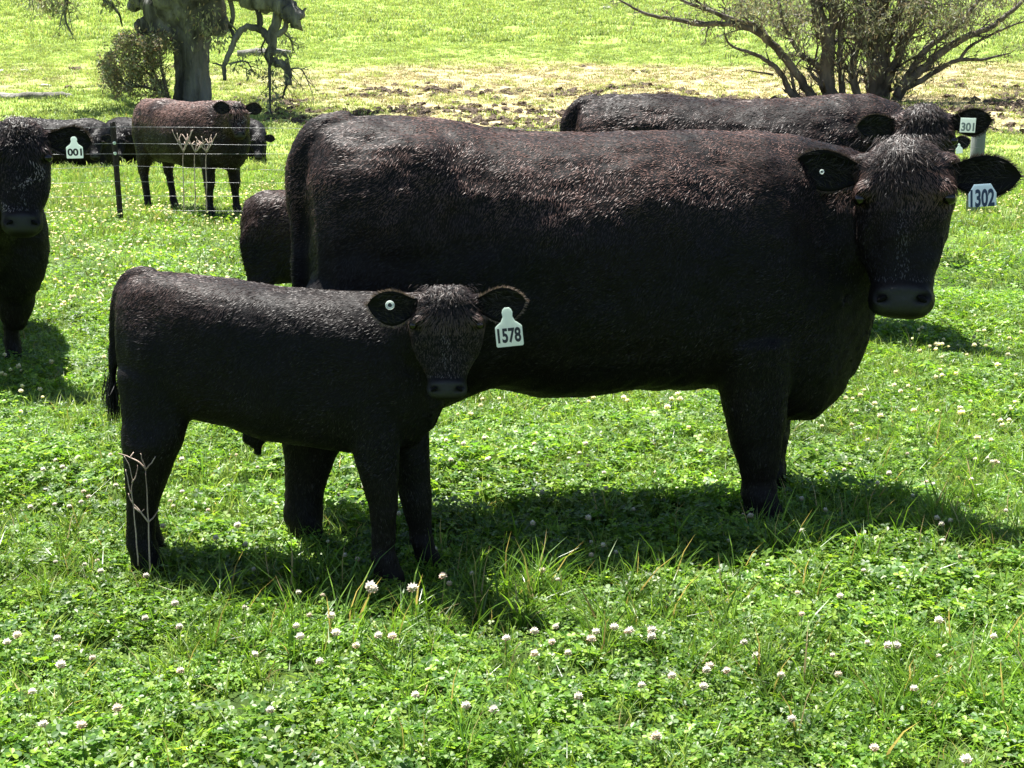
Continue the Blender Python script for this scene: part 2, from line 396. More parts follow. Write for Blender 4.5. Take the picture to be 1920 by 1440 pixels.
def flower_mesh(seed, stem=True, npet=34, Rr=.0115, low=False, pink=None):
    rr = random.Random(seed); s = Soup(); H = rr.uniform(.085, .15)
    if pink is None: pink = rr.random()
    cx, cy = rr.uniform(-.02, .02), rr.uniform(-.02, .02)
    if stem:
        V, F = tube([(0, 0, 0), (cx * .4, cy * .4, H * .5), (cx, cy, H)], [.0012, .0011, .001], k=4, cap=False)
        s.add(V, F, (.1, .2, .04))
    c0 = Vector((cx, cy, H))
    for i in range(npet):
        z = -0.55 + 1.5 * (i + .5) / npet; z = min(z, .97); ph = i * 2.39996
        d = Vector((math.cos(ph) * math.sqrt(max(0, 1 - z * z)), math.sin(ph) * math.sqrt(max(0, 1 - z * z)), z)).normalized()
        sd = d.cross(Vector((0, 0, 1)))
        if sd.length < 1e-3: sd = Vector((1, 0, 0))
        sd.normalize(); u = (sd.cross(d)).normalized()
        base = c0 + d * Rr * .35; tip = c0 + d * Rr * rr.uniform(.95, 1.25) + Vector((0, 0, .12 * Rr)); wv = Rr * (.27 if not low else .5)
        lowpet = z < -.15
        c = np.array((.66, .61, .55)) if not lowpet else np.array((.5, .34, .25)) * (1 if pink > .5 else 1.25)
        if pink > .7: c = c * np.array((1, .9, .85))
        mid = (base + tip) / 2 + d * 0
        s.add([base - sd * wv * .4, base + sd * wv * .4, mid + sd * wv, tip, mid - sd * wv], [(0, 1, 2, 3, 4)], np.clip(c * rr.uniform(.9, 1.1), 0, .9), mi=1 if stem else 0)
    # core
    V, F = ellipsoid(c0, (Rr * .6, Rr * .6, Rr * .6), nu=6, nv=4); s.add(V, F, (.45, .5, .25), mi=1 if stem else 0)
    m = s.mesh('clover_flower'); m.materials.clear()
    m.materials.append(M_leaf); m.materials.append(M_petal)
    if stem: m.polygons.foreach_set('material_index', s.M)
    return m

def frustum_pts(y0, y1, dens, seed, keep=None, margin=1.42):
    r = np.random.default_rng(seed)
    hw = margin * .3692 * 1.02
    A = hw * (y1 ** 2 - y0 ** 2); N = int(A * dens)
    y = np.sqrt(r.uniform(y0 ** 2, y1 ** 2, N)); x = r.uniform(-1, 1, N) * (hw * y + .15)
    if keep is not None:
        k = keep(x, y, r); x, y = x[k], y[k]
    return x, y
clumps = [src_obj('clover_src', clover_clump(100 + i), M_leaf) for i in range(10)]
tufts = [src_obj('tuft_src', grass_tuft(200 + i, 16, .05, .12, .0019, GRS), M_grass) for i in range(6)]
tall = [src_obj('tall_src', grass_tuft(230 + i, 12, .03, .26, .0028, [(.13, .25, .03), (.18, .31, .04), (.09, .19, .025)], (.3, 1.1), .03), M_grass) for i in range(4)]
def place(x, y, dz=-.012): return np.stack([x, y, hgt(x, y) + dz], 1)
def grassy(x, y): return vnoise(x, y, 1.1, 31) + .5 * vnoise(x, y, .35, 32)

x, y = frustum_pts(2.5, 10, 200, 1, lambda x, y, r: grassy(x, y) + r.normal(0, .2, len(x)) < .34)
r_ = np.random.default_rng(5)
scatter('clover_cover', 'green three-leaved clover carpeting the near pasture', 'clover', place(x, y), clumps, r_.uniform(.75, 1.35, len(x)) * (1 + .5 * vnoise(x, y, .6, 33)), .18, 2)
x, y = frustum_pts(2.5, 10, 290, 3, lambda x, y, r: grassy(x, y) + r.normal(0, .25, len(x)) > -.25)
scatter('pasture_grass', 'fine green grass growing through the near clover', 'grass', place(x, y), tufts, r_.uniform(.7, 1.25, len(x)), .25, 4)
x, y = frustum_pts(2.6, 12, 14, 6, lambda x, y, r: (vnoise(x, y, .9, 35) + .25 * (x > 1.0) + r.normal(0, .1, len(x)) > .33))
pl = np.random.default_rng(77)
for (a_, b_, n_, sd_) in [(1700, 1330, 45, .2), (1880, 1300, 50, .2), (1800, 1000, 60, .25), (1600, 1020, 30, .2), (1450, 1060, 26, .22), (1300, 1250, 12, .15), (470, 1120, 14, .2), (120, 1050, 25, .2), (850, 1420, 16, .15), (1900, 900, 40, .3), (980, 1130, 12, .15), (520, 1170, 26, .25), (780, 1190, 30, .25), (930, 1180, 26, .22), (1180, 1120, 30, .25), (1000, 1000, 10, .2)]:
    c_ = ground_at(a_, b_); x = np.append(x, c_.x + pl.normal(0, sd_, n_)); y = np.append(y, c_.y + pl.normal(0, sd_, n_))
scatter('tall_grass', 'taller arching grass tufts standing above the clover', 'grass', place(x, y), tall, r_.uniform(.6, 1.1, len(x)), .2, 7)
# middle distance
MG = [(.18, .29, .05), (.23, .34, .07), (.29, .38, .1), (.12, .22, .035)]
mid_c = [src_obj('mid_clover_src', clover_clump(140 + i, 30, .13, .1), M_leaf) for i in range(5)]
for o_ in mid_c: o_.data.transform(Matrix.Scale(1.3, 4))
mid_t = [src_obj('mid_tuft_src', grass_tuft(300 + i, 36, .12, .15, .004, MG, (.2, .8), .08), M_far) for i in range(5)]
x, y = frustum_pts(10, 24, 42, 8)
scatter('middle_clover', 'clover sward in the middle of the paddock', 'clover', place(x, y, -.02), mid_c + mid_t, r_.uniform(.8, 1.3, len(x)), .2, 9,
        idx=np.where(r_.random(len(x)) < np.clip((17 - y) / 7, .15, .85), r_.integers(0, 5, len(x)), r_.integers(5, 10, len(x))))
FG = [(.29, .38, .12), (.35, .43, .16), (.23, .33, .09), (.40, .45, .2)]
far_t = [src_obj('far_tuft_src', grass_tuft(320 + i, 60, .34, .13, .009, FG, (.2, .8), .05), M_far) for i in range(5)]
dark_t = [src_obj('dark_tuft_src', grass_tuft(360 + i, 50, .2, .17, .01, [(.1, .15, .04), (.14, .19, .05)], (.2, .8), .05), M_far) for i in range(2)]
dry_t = [src_obj('dry_tuft_src', grass_tuft(340 + i, 44, .28, .11, .009, [(.44, .38, .19), (.54, .48, .25), (.34, .28, .14), (.32, .36, .12)], (.4, 1.0), 0), M_straw) for i in range(4)]
x, y = frustum_pts(23, 60, 11, 12, margin=1.4)
dm = dirt_mask(x, y); rr_ = r_.random(len(x)); isd = rr_ < dm * .85
keep = ~isd | (r_.random(len(x)) < np.where(y < 39, .4, .85))
x, y, isd = x[keep], y[keep], isd[keep]
scatter('hill_foot_grass', 'green and straw-coloured grass at the foot of the hill', 'grass', place(x, y, -.02), far_t + dry_t, r_.uniform(.7, 1.2, len(x)), .2, 13,
        idx=np.where(isd, 5 + r_.integers(0, 4, len(x)), r_.integers(0, 5, len(x))))
x, y = frustum_pts(60, 150, 2.6, 14, margin=1.4)
tq = r_.random(len(x)); hidx = np.where(tq < .06, 5 + r_.integers(0, 2, len(x)), r_.integers(0, 5, len(x)))
scatter('hillside_grass', 'bright yellow-green grass covering the hillside', 'grass', place(x, y, -.02), far_t + dark_t, np.where(tq < .06, .8, 1) * r_.uniform(1.3, 2.4, len(x)), .15, 15, idx=hidx)

# flowers of the sward as stuff, the nearest ones one by one
fl_lo = [src_obj('flower_src', flower_mesh(400 + i, True, 14, .0125, True), None) for i in range(5)]
for o_, i in zip(fl_lo, range(5)):
    o_.data.materials.clear(); o_.data.materials.append(M_leaf); o_.data.materials.append(M_petal)
x, y = frustum_pts(5.6, 20, 44, 16, lambda x, y, r: (vnoise(x, y, 1.6, 41) + .5 * vnoise(x, y, .4, 42) + .22 * (x < -1) + r.normal(0, .12, len(x)) + .1) * np.where(y < 7, .7, 1) > .2)
scatter('far_clover_flowers', 'white clover flowers dotting the pasture behind the calf', 'flowers', place(x, y, 0), fl_lo, r_.uniform(.65, 1.15, len(x)), .2, 17)
FLW = [(38, 1190), (8, 1200), (120, 1197), (335, 1125), (265, 1155), (665, 1210), (600, 1240), (715, 1190), (738, 1190), (640, 1187), (575, 1195), (452, 983),
       (995, 1185), (990, 1228), (1045, 1178), (1060, 1228), (1100, 1190), (1120, 1190), (1180, 1185), (1210, 1180), (1235, 1192), (1325, 1245), (1265, 1265), (1335, 1250),
       (1375, 1255), (1318, 1290), (1195, 1288), (1415, 1227), (1480, 1265), (1575, 1265), (1765, 1160), (1575, 1115), (1640, 1400), (1815, 1412), (915, 1330), (880, 1322),
       (525, 1330), (330, 1255), (110, 1237), (325, 1170), (155, 1365), (100, 1352), (1650, 1205), (1670, 1205), (1400, 935), (1408, 963), (1095, 970), (1508, 932), (835, 1078),
       (1150, 1180), (610, 1150), (475, 1230), (55, 1300), (230, 1330), (780, 1300), (950, 1200), (1030, 1200), (1085, 1300), (1700, 1290), (1850, 1190), (1500, 1350), (1250, 1380)]
fl_hi = [flower_mesh(500 + i, True, 38, .0125) for i in range(8)]
FH = [max(v.co.z for v in m_.vertices) for m_ in fl_hi]
fr = random.Random(3)
for i in range(120):
    yy = math.sqrt(fr.uniform(3.5 ** 2, 5.6 ** 2)); FLW.append((None, fr.uniform(-1, 1) * .37 * yy, yy))
def flower(pt, k, sc, label, group):
    o = bpy.data.objects.new('clover_flower', fl_hi[k % 8]); COL.objects.link(o)
    o.location = pt; o.rotation_euler = (fr.uniform(-.15, .15), fr.uniform(-.15, .15), fr.uniform(0, 6.28)); o.scale = (sc,) * 3
    tag(o, label, 'flower', group)
GF = 'clover flowers in the near pasture'
for q, lab in (((682, 1101), 'leftmost of the three white clover flowers under the calf hooves'), ((730, 1102), 'largest middle clover flower under the calf hooves'), ((772, 1108), 'right one of three clover flowers under the calf hooves')):
    k = int(q[0]); sc = 1.35; pt = ground_at(q[0], q[1], FH[k % 8] * sc - .012 * sc); flower(pt, k, sc, lab, GF)
for k, q in enumerate(FLW):
    if q[0] is None: pt = Vector((q[1], q[2], gz(q[1], q[2]))); sc = fr.uniform(.55, .85)
    else: sc = fr.uniform(.75, 1.05); pt = ground_at(q[0], q[1], FH[k % 8] * sc - .012 * sc)
    flower(pt, k, sc, 'small white clover flower head among the near clover leaves', GF)

# ------------------------------------------------------------------ cattle
HEAD = [(-.045, .05, -.03, -.10), (-.02, .085, -.005, -.15), (.03, .115, .018, -.19), (.09, .135, .03, -.23), (.14, .148, .03, -.25), (.19, .145, .022, -.26), (.26, .143, .012, -.26),
        (.33, .132, .006, -.24), (.39, .114, .004, -.20), (.44, .098, .006, -.165), (.478, .094, .026, -.155), (.52, .101, .034, -.155), (.55, .096, .018, -.15), (.578, .07, -.02, -.135), (.59, .03, -.05, -.11)]
def superring(c, ax, bx, w_, h1, h2, nexp=2.3, k=24):
    out = []
    for j in range(k):
        q = 2 * PI * j / k; cs, sn = math.cos(q), math.sin(q)
        u = math.copysign(abs(cs) ** (2 / nexp), cs) * w_; v = math.copysign(abs(sn) ** (2 / nexp), sn)
        out.append(c + ax * u + bx * (v * (h1 if v > 0 else h2)))
    return out
def make_ear(base, dr, face, L, W, cup=.35):
    """cupped ear: base point, direction, facing normal"""
    dr = dr.normalized(); face = (face - dr * face.dot(dr)).normalized(); up = face.cross(dr).normalized()
    ns, nv = 14, 8; F_ = []; V = []
    def P(i, j, off):
        s_ = i / ns; v = -1 + 2 * j / nv
        wd = W * float(np.interp(s_, [0, .12, .25, .4, .55, .7, .82, .91, .965, 1], [.42, .46, .66, .92, 1.04, .98, .78, .52, .30, .05]))
        wd = max(wd, .002)
        cupd = cup * wd * (v * v) * (1.6 - s_)
        bend = -.10 * L * s_ * s_
        q = base + dr * (L * s_) + up * (v * wd + bend * .3) + face * (cupd - off) + face * (.02 * math.sin(s_ * 3))
        return q
    for off in (0, .009 * W / .06):
        for i in range(ns + 1):
            for j in range(nv + 1): V.append(P(i, j, off * (1 - .6 * abs(-1 + 2 * j / nv))))
    st = nv + 1; B = (ns + 1) * st
    for i in range(ns):
        for j in range(nv):
            a_ = i * st + j; F_.append((a_, a_ + 1, a_ + st + 1, a_ + st)); F_.append((B + a_, B + a_ + st, B + a_ + st + 1, B + a_ + 1))
    for i in range(ns):
        for j in (0, nv):
            a_ = i * st + j; F_.append((a_, a_ + st, B + a_ + st, B + a_) if j == 0 else (a_, B + a_, B + a_ + st, a_ + st))
    rim = [P(i, 0, 0) for i in range(2, ns + 1)] + [P(i, nv, 0) for i in range(ns, 1, -1)]
    return [tuple(v) for v in V], F_, rim, P
def remeshed(V, F, voxel, smooth_it):
    m0 = bpy.data.meshes.new('tmp'); m0.from_pydata([tuple(v) for v in V], [], F); m0.update()
    o = bpy.data.objects.new('tmp', m0); COL.objects.link(o)
    r = o.modifiers.new('r', 'REMESH'); r.mode = 'VOXEL'; r.voxel_size = voxel; r.adaptivity = 0
    s = o.modifiers.new('s', 'SMOOTH'); s.factor = .5; s.iterations = smooth_it
    dg = bpy.context.evaluated_depsgraph_get(); dg.update()
    ev = o.evaluated_get(dg); me = ev.to_mesh()
    nV = len(me.vertices); co = np.empty(nV * 3, np.float32); me.vertices.foreach_get('co', co); co = co.reshape(-1, 3).astype(float)
    nrm = np.empty(nV * 3, np.float32); me.vertices.foreach_get('normal', nrm); nrm = nrm.reshape(-1, 3).astype(float)
    faces = [tuple(p_.vertices) for p_ in me.polygons]
    ev.to_mesh_clear(); bpy.data.objects.remove(o); bpy.data.meshes.remove(m0)
    return co, nrm, faces
def hairs(name, P, N, FL, Ln, Wd, lift, C, parent, seed):
    """one slim bent triangle pair per hair; all arrays per hair"""
    r = np.random.default_rng(seed); n_ = len(P)
    FL = FL - N * np.sum(FL * N, 1, keepdims=True); FL /= (np.linalg.norm(FL, axis=1, keepdims=True) + 1e-6)
    side = np.cross(N, FL); ang = (r.normal(0, .13, n_) + .8 * vnoise(P[:, 0] + P[:, 1] * .7, P[:, 2] + P[:, 1] * .5, .035, 71) + .9 * vnoise(P[:, 0], P[:, 2] + P[:, 1], .12, 72))[:, None]
    fl = FL * np.cos(ang) + side * np.sin(ang); side = np.cross(N, fl)
    roll = r.normal(0, .45, n_)[:, None]; sd = side * np.cos(roll) + N * np.sin(roll)
    lf = (lift * r.uniform(.4, 1.5, n_))[:, None]
    Ln = Ln[:, None]; Wd = Wd[:, None]
    b0 = P - N * .0006
    mid = b0 + (fl * np.cos(lf) + N * np.sin(lf)) * Ln * .5
    tip = mid + (fl * np.cos(lf * .4) + N * np.sin(lf * .4)) * Ln * .5
    V = np.stack([b0 - sd * Wd * .5, b0 + sd * Wd * .5, mid + sd * Wd * .45, mid - sd * Wd * .45, tip], 1).reshape(-1, 3)
    i = np.arange(n_)[:, None] * 5
    F = np.concatenate([np.concatenate([i, i + 1, i + 2], 1), np.concatenate([i, i + 2, i + 3], 1), np.concatenate([i + 3, i + 2, i + 4], 1)])
    m = mesh_tris(name, V, F, col=np.repeat(C, 5, 0))
    return obj(name, m, M_hair, parent)

def tag_obj(parent_ob, base, right, up, nrm, W, H, text, mats, shape='flag', tilt=0, tsize=.5):
    """ear tag built in the parent's local space. base = top centre"""
    right = right.normalized(); up = up.normalized(); nrm = nrm.normalized()
    if tilt:
        c, s_ = math.cos(tilt), math.sin(tilt); right, up = right * c + up * s_, up * c - right * s_
    if shape == 'flag': prof = [(-.16, 0), (-.2, -.08), (-.18, -.2), (-.26, -.32), (-.44, -.42), (-.5, -.47), (-.5, -.97), (-.46, -1), (.46, -1), (.5, -.97), (.5, -.47), (.44, -.42), (.26, -.32), (.18, -.2), (.2, -.08), (.16, 0), (.08, .05), (-.08, .05)]
    elif shape == 'house': prof = [(-.3, 0), (-.5, -.42), (-.5, -.97), (-.46, -1), (.46, -1), (.5, -.97), (.5, -.42), (.3, 0)]
    else: prof = [(-.5, 0), (-.5, -1), (.5, -1), (.5, 0)]
    R_ = [base + right * (a_ * W) + up * (b_ * H) for a_, b_ in prof]; t_ = .0012; n_ = len(prof)
    V = [q + nrm * t_ for q in R_] + [q - nrm * t_ for q in R_]
    F = [tuple(range(n_)), tuple(range(2 * n_ - 1, n_ - 1, -1))] + [(i, i + n_, (i + 1) % n_ + n_, (i + 1) % n_) for i in range(n_)]
    to = obj('ear_tag', mesh_np('ear_tag', [tuple(v) for v in V], F), mats[0], parent_ob)
    if text:
        cu = bpy.data.curves.new('number', 'FONT'); cu.body = text; cu.size = 1; cu.align_x = 'CENTER'; cu.align_y = 'CENTER'; cu.extrude = .01; cu.offset = .035
        ot = bpy.data.objects.new('number', cu); COL.objects.link(ot)
        dg = bpy.context.evaluated_depsgraph_get(); dg.update()
        me = bpy.data.meshes.new_from_object(ot.evaluated_get(dg)); bpy.data.objects.remove(ot)
        c = np.empty(len(me.vertices) * 3); me.vertices.foreach_get('co', c); c = c.reshape(-1, 3)
        wtx = c[:, 0].max() - c[:, 0].min(); c[:, 0] -= (c[:, 0].max() + c[:, 0].min()) / 2; c[:, 1] -= (c[:, 1].max() + c[:, 1].min()) / 2; hx = c[:, 1].max()
        cc = base + up * ((-.70 if shape == 'flag' else -.62) * H)
        sx = W * .86 / wtx; sy = tsize * H * .42 / hx
        R3 = np.array([list(right), list(up), list(nrm)])
        out = (c * np.array([sx, sy, .02])) @ R3 + np.array(cc) + np.array(nrm) * .0022
        me.vertices.foreach_set('co', out.ravel()); me.update()
        obj('number', me, mats[1], to)
    return to

def torso_rings(st, dens=2):
    rings = []
    for (x, zt, zb, w_, ne) in st:
        zc = zb + (zt - zb) * .52
        rings.append(superring(Vector((x, 0, zc)), Vector((0, -1, 0)), Vector((0, 0, 1)), w_, zt - zc, zc - zb, ne, 28))
    return rings
GEN_T = [(-1.03, 1.15, .88, .08, 2), (-.99, 1.30, .70, .19, 2.2), (-.86, 1.375, .60, .26, 2.4), (-.6, 1.385, .62, .30, 2.5), (-.35, 1.36, .61, .33, 2.5), (0, 1.345, .56, .37, 2.3), (.3, 1.355, .58, .355, 2.2),
         (.5, 1.38, .60, .31, 2.2), (.68, 1.375, .57, .28, 2.1), (.82, 1.33, .55, .23, 2), (.93, 1.24, .62, .17, 2), (1.0, 1.1, .75, .08, 2)]
def fore_leg(x, y, s=1.0, fx=0.0, fat=1.0):
    J = [(.05, .92, .16, .10), (.03, .80, .14, .095), (.0, .66, .105, .085), (0, .54, .082, .07), (.012, .44, .07, .062), (.012, .39, .068, .06), (0, .32, .052, .047), (0, .22, .046, .042),
         (0, .16, .05, .045), (0, .12, .056, .052), (.02, .07, .052, .05), (.03, .04, .066, .06), (.035, -.01, .074, .064)]
    return [(x + (a_ + fx * (1 - z / .92)) * s, y, z * s, rx * fat * s, ry * fat * s) for a_, z, rx, ry in J]
def hind_leg(x, y, s=1.0, fx=0.0, fat=1.0):
    J = [(.08, 1.12, .2, .12), (.06, .98, .24, .14), (.05, .82, .21, .125), (.02, .70, .15, .10), (-.03, .60, .105, .08), (-.06, .53, .082, .066), (-.07, .47, .075, .06), (-.055, .40, .06, .052),
         (-.04, .28, .05, .045), (-.03, .18, .05, .046), (-.025, .12, .056, .052), (-.01, .07, .052, .05), (0, .04, .066, .06), (.005, -.01, .074, .064)]
    return [(x + (a_ + fx * (1 - z / 1.1)) * s, y, z * s, rx * fat * s, ry * fat * s) for a_, z, rx, ry in J]
def leg_geo(L):
    rings = []
    for (x, y, z, rx, ry) in L[::-1]:
        rings.append(superring(Vector((x, y, z)), Vector((1, 0, 0)), Vector((0, 1, 0)), rx, ry, ry, 2.1, 16))
    return loft(rings)

def build_cow(name, loc, yaw, torso, legs, P0, P1, nface=None, turn=0, headw=1.0, shoulder=(.62, 1.02, .26, .36), neckmid=None, neck_r=(.2, .28), ears=None, earL=.23, earW=.062,
              tail=None, label='', group=None, voxel=.014, smooth_it=8, nh=60000, hlen=.028, hwid=.0026, brown=.5, kind='dark', tags=(), button=None, blaze=False, tuft=1.0, muzzle=1.0, cat='cow', extra=(), seed=0, knot=700, droop=(0, 0), headlen=1.0, hair_gain=1.0, face=0, earu=.055, ztb=.70):
    root = empty(name, loc, yaw); tag(root, label, cat, group)
    M = Matrix.Translation(loc) @ Matrix.Rotation(yaw, 4, 'Z'); MI = M.inverted()
    P0 = MI @ P0; P1 = MI @ P1; camL = MI @ Vector((0, 0, CAMZ))
    a = (P1 - P0); sc = a.length / .57 * headlen; a.normalize()
    nf = camL - (P0 + P1) / 2 if nface is None else (MI.to_3x3() @ Vector(nface))
    nf = (nf - a * nf.dot(a)).normalized()
    if turn: nf = Matrix.Rotation(turn, 3, a) @ nf
    rt = nf.cross(a).normalized()           # towards image-left or right; fixed below
    camr = MI.to_3x3() @ Vector((1, 0, 0))
    if rt.dot(camr) < 0: rt = -rt           # rt = image right
    VV = []; FF = []
    def add(g_):
        n0 = len(VV); VV.extend(g_[0]); FF.extend([tuple(i + n0 for i in f) for f in g_[1]])
    add(loft(torso_rings(torso)))
    tx = [q[0] for q in torso]; tw = [q[3] for q in torso]; tb = [q[2] for q in torso]; tt_ = [q[1] for q in torso]
    for L in legs:
        L2_ = []
        for (x_, y_, z_, rx, ry) in L:
            zb_ = np.interp(x_, tx, tb); zt_ = np.interp(x_, tx, tt_)
            if z_ > zb_ + .05:
                mxw = float(np.interp(x_, tx, tw)) * .99 - abs(y_); ry = max(.03, min(ry, mxw))
            L2_.append((x_, y_, z_, rx, ry))
        x_, y_, z_, rx, ry = L2_[0]; L2_ = [(x_, y_ * .8, z_ + rx * .55, rx * .3, ry * .3), (x_, y_ * .9, z_ + rx * .35, rx * .75, ry * .7)] + L2_
        add(leg_geo(L2_))
    rings = []
    sw = sc * headw
    for (u, w_, f_, b_) in HEAD:
        w_ *= 1 + (muzzle - 1) * float(np.clip((u - .28) / .17, 0, 1))
        zc = (f_ + b_) / 2; hh = (f_ - b_) / 2
        # order so that the loft faces outwards
        rings.append(superring(P0 + a * (u * sc) + nf * (zc * sc), rt, nf, w_ * sw, hh * sc, hh * sc, 2.35 if u < .4 else 2.05, 22))
    add(loft(rings))
    # brows, cheeks, poll
    for s_ in (-1, 1):
        add(ellipsoid(P0 + a * (.14 * sc) + rt * (s_ * .114 * sw) + nf * (-.008 * sc), (.036 * sc,) * 3, nu=10, nv=8))
        add(ellipsoid(P0 + a * (.28 * sc) + rt * (s_ * .085 * sw) + nf * (-.17 * sc), (.07 * sc,) * 3, nu=10, nv=8))
        add(ellipsoid(P0 + a * (.515 * sc) + rt * (s_ * .055 * sw * muzzle) + nf * (-.002 * sc), (.04 * sc,) * 3, nu=10, nv=8))
        add(ellipsoid(P0 + a * (.05 * sc) + rt * (s_ * .115 * sw) + nf * (-.10 * sc), (.05 * sc,) * 3, nu=10, nv=8))   # ear roots
    add(ellipsoid(P0 + a * (.012 * sc) + nf * (-.06 * sc), (.085 * sc, .06 * sc, .06 * sc), nu=10, nv=8))
    # neck
    Sx, Sz, rw, rh = shoulder
    A = Vector((Sx, 0, Sz)); B = P0 + a * (.13 * sc) - nf * (.15 * sc)
    Mid = Vector(neckmid) if neckmid else (A + B) / 2 + Vector((.12, 0, .02))
    pts = []; r1 = []; r2 = []
    for i in range(9):
        t = i / 8; pts.append(A * (1 - t) ** 2 + Mid * (2 * t * (1 - t)) + B * t * t)
        k1 = [rw, neck_r[0], .115 * sc]; k2 = [rh, neck_r[1], .15 * sc]
        r1.append(k1[0] * (1 - t) ** 2 + k1[1] * 2 * t * (1 - t) + k1[2] * t * t); r2.append(k2[0] * (1 - t) ** 2 + k2[1] * 2 * t * (1 - t) + k2[2] * t * t)
    add(tube(pts, r1, 18, r2))
    for e in extra: add(ellipsoid(*e))
    if tail:
        tp, tr_ = smooth_path([q[:3] for q in tail], [q[3] for q in tail], 5); add(tube(tp, tr_, 10))
    co, nrm, faces = remeshed(VV, FF, voxel, smooth_it)
    # low lumps of muscle and coat
    sy_ = np.sign(co[:, 1]) * 3
    d = .022 * vnoise(co[:, 0] + sy_, co[:, 2], .21, 80 + seed) + .012 * vnoise(co[:, 0] + sy_, co[:, 2] + co[:, 1], .085, 81 + seed) + .006 * vnoise(co[:, 0] + co[:, 1], co[:, 2] + co[:, 1] * .5, .035, 82)
    co = co + nrm * (d * min(1, sc))[:, None]
    # nostrils, mouth, muzzle mask
    P0n = np.array(P0); an = np.array(a); nn = np.array(nf); rn = np.array(rt)
    q = co - P0n; U = q @ an / sc; R_ = q @ rn / sw; Nn = q @ nn / sc
    inhead = (U > -.1) & (U < .65) & (abs(R_) < .2) & (Nn > -.3) & (Nn < .1)
    muz = np.clip((U - .462 - 3.2 * R_ * R_) / .02, 0, 1) * np.clip((.572 - U) / .02, 0, 1) * np.clip((.088 - abs(R_)) / .02, 0, 1) * inhead * np.clip((Nn + .06) / .03, 0, 1)
    for s_ in (-1, 1):
        g2 = np.exp(-(((U - .512 + .35 * (s_ * R_ - .058 * muzzle)) / .014) ** 2 + ((R_ - s_ * .06 * muzzle) / .022) ** 2)) * (Nn > -.06) * inhead
        co = co - nn[None] * (g2 * .03 * sc)[:, None]
        muz = muz * (1 - np.clip(1.3 * g2, 0, 1))
    for s_ in (-1, 1):   # eye sockets, hollow beside the nose bone
        g4 = np.exp(-(((U - .175) / .035) ** 2 + ((R_ - s_ * .118) / .028) ** 2)) * (Nn > -.09) * inhead
        g5 = np.exp(-(((U - .31) / .07) ** 2 + ((R_ - s_ * .085) / .028) ** 2)) * (Nn > -.06) * inhead
        g6 = np.exp(-(((U - .478) / .012) ** 2 + (R_ / .08) ** 2)) * (Nn > -.05) * inhead
        co = co - nn[None] * ((g4 * .016 + g5 * .014) * sc)[:, None] + nn[None] * (g6 * .006 * sc)[:, None]
    g3 = np.exp(-((Nn + .085 + .8 * (.59 - U)) / .007) ** 2) * (U > .5) * inhead
    co = co - nrm * (g3 * .006 * sc)[:, None]
    nb = len(co); allV = co.tolist(); allF = list(faces)
    # ears
    rims = []; earP = {}; ear_back = []
    for s_ in (-1, 1):
        base = P0 + a * (earu * sc) + rt * (s_ * .105 * sw) - nf * (.09 * sc)
        ed = ears[s_] if ears else (1.0, .0, .05)
        dr = rt * (s_ * ed[0]) - a * ed[1] + nf * ed[2]
        fc = nf * 1.0 + a * .25
        EV, EF, rim, EP = make_ear(base, dr, fc, earL, earW)
        n0 = len(allV); allV.extend(EV); allF.extend([tuple(i + n0 for i in f) for f in EF]); rims.append((rim, dr, fc)); earP[s_] = (EP, dr.normalized(), fc.normalized())
    me = bpy.data.meshes.new('body'); me.from_pydata(allV, [], allF)
    me.polygons.foreach_set('use_smooth', [True] * len(me.polygons)); me.update()
    at_ = me.attributes.new('muz', 'FLOAT', 'POINT'); mz = np.zeros(len(allV), np.float32); mz[:nb] = muz; at_.data.foreach_set('value', mz)
    obj('body', me, M_body[kind], root)
    # eyes
    for s_ in (-1, 1):
        V, F = ellipsoid(P0 + a * (.165 * sc) + rt * (s_ * .130 * sw) + nf * (-.012 * sc), (.024 * sc,) * 3, nu=12, nv=10)
        obj('eye', mesh_np('eye', V, F, True), M_eye, root)
    for s_ in (-1, 1):
        rot = Matrix((rt, a, nf)).transposed() @ Matrix.Rotation(s_ * .6, 3, 'Z')
        V, F = ellipsoid(P0 + a * (.514 * sc) + rt * (s_ * .058 * sw * muzzle) + nf * (.020 * sc), (.021 * sc, .0105 * sc, .012 * sc), rot, 12, 8)
        obj('nostril', mesh_np('nostril', V, F, True), M_nostril, root)
    # ---- fur
    r = np.random.default_rng(seed + 50)
    tri = np.array([(f[0], f[1], f[2]) for f in faces] + [(f[0], f[2], f[3]) for f in faces if len(f) == 4])
    A0, A1, A2 = co[tri[:, 0]], co[tri[:, 1]], co[tri[:, 2]]
    cr = np.cross(A1 - A0, A2 - A0); ar = np.linalg.norm(cr, axis=1)
    pr = ar / ar.sum(); ti = r.choice(len(tri), nh, p=pr)
    b1 = r.random(nh); b2 = r.random(nh); fl_ = b1 + b2 > 1; b1[fl_] = 1 - b1[fl_]; b2[fl_] = 1 - b2[fl_]
    HP = A0[ti] + (A1 - A0)[ti] * b1[:, None] + (A2 - A0)[ti] * b2[:, None]
    HN = cr[ti] / (ar[ti][:, None] + 1e-9)
    # outward
    hn2 = nrm[tri[ti, 0]]; HN = np.where((np.sum(HN * hn2, 1) < 0)[:, None], -HN, HN)
    q = HP - P0n; U = q @ an / sc; R_ = q @ rn / sw; Nn = q @ nn / sc
    hd = (U > -.08) & (U < .64) & (abs(R_) < .2) & (Nn > -.3) & (Nn < .12)
    bare = hd & (U > .45) & (Nn > -.13)
    k_ = (~bare) & (HP[:, 2] > .06)
    HP, HN, U, R_, Nn, hd = HP[k_], HN[k_], U[k_], R_[k_], Nn[k_], hd[k_]; n_ = len(HP)
    FL = np.tile(np.array((-.75, 0, -.6)), (n_, 1)) + r.normal(0, .05, (n_, 3))
    wav = vnoise(HP[:, 0], HP[:, 2], .22, 61)
    FL[:, 2] += wav * .8
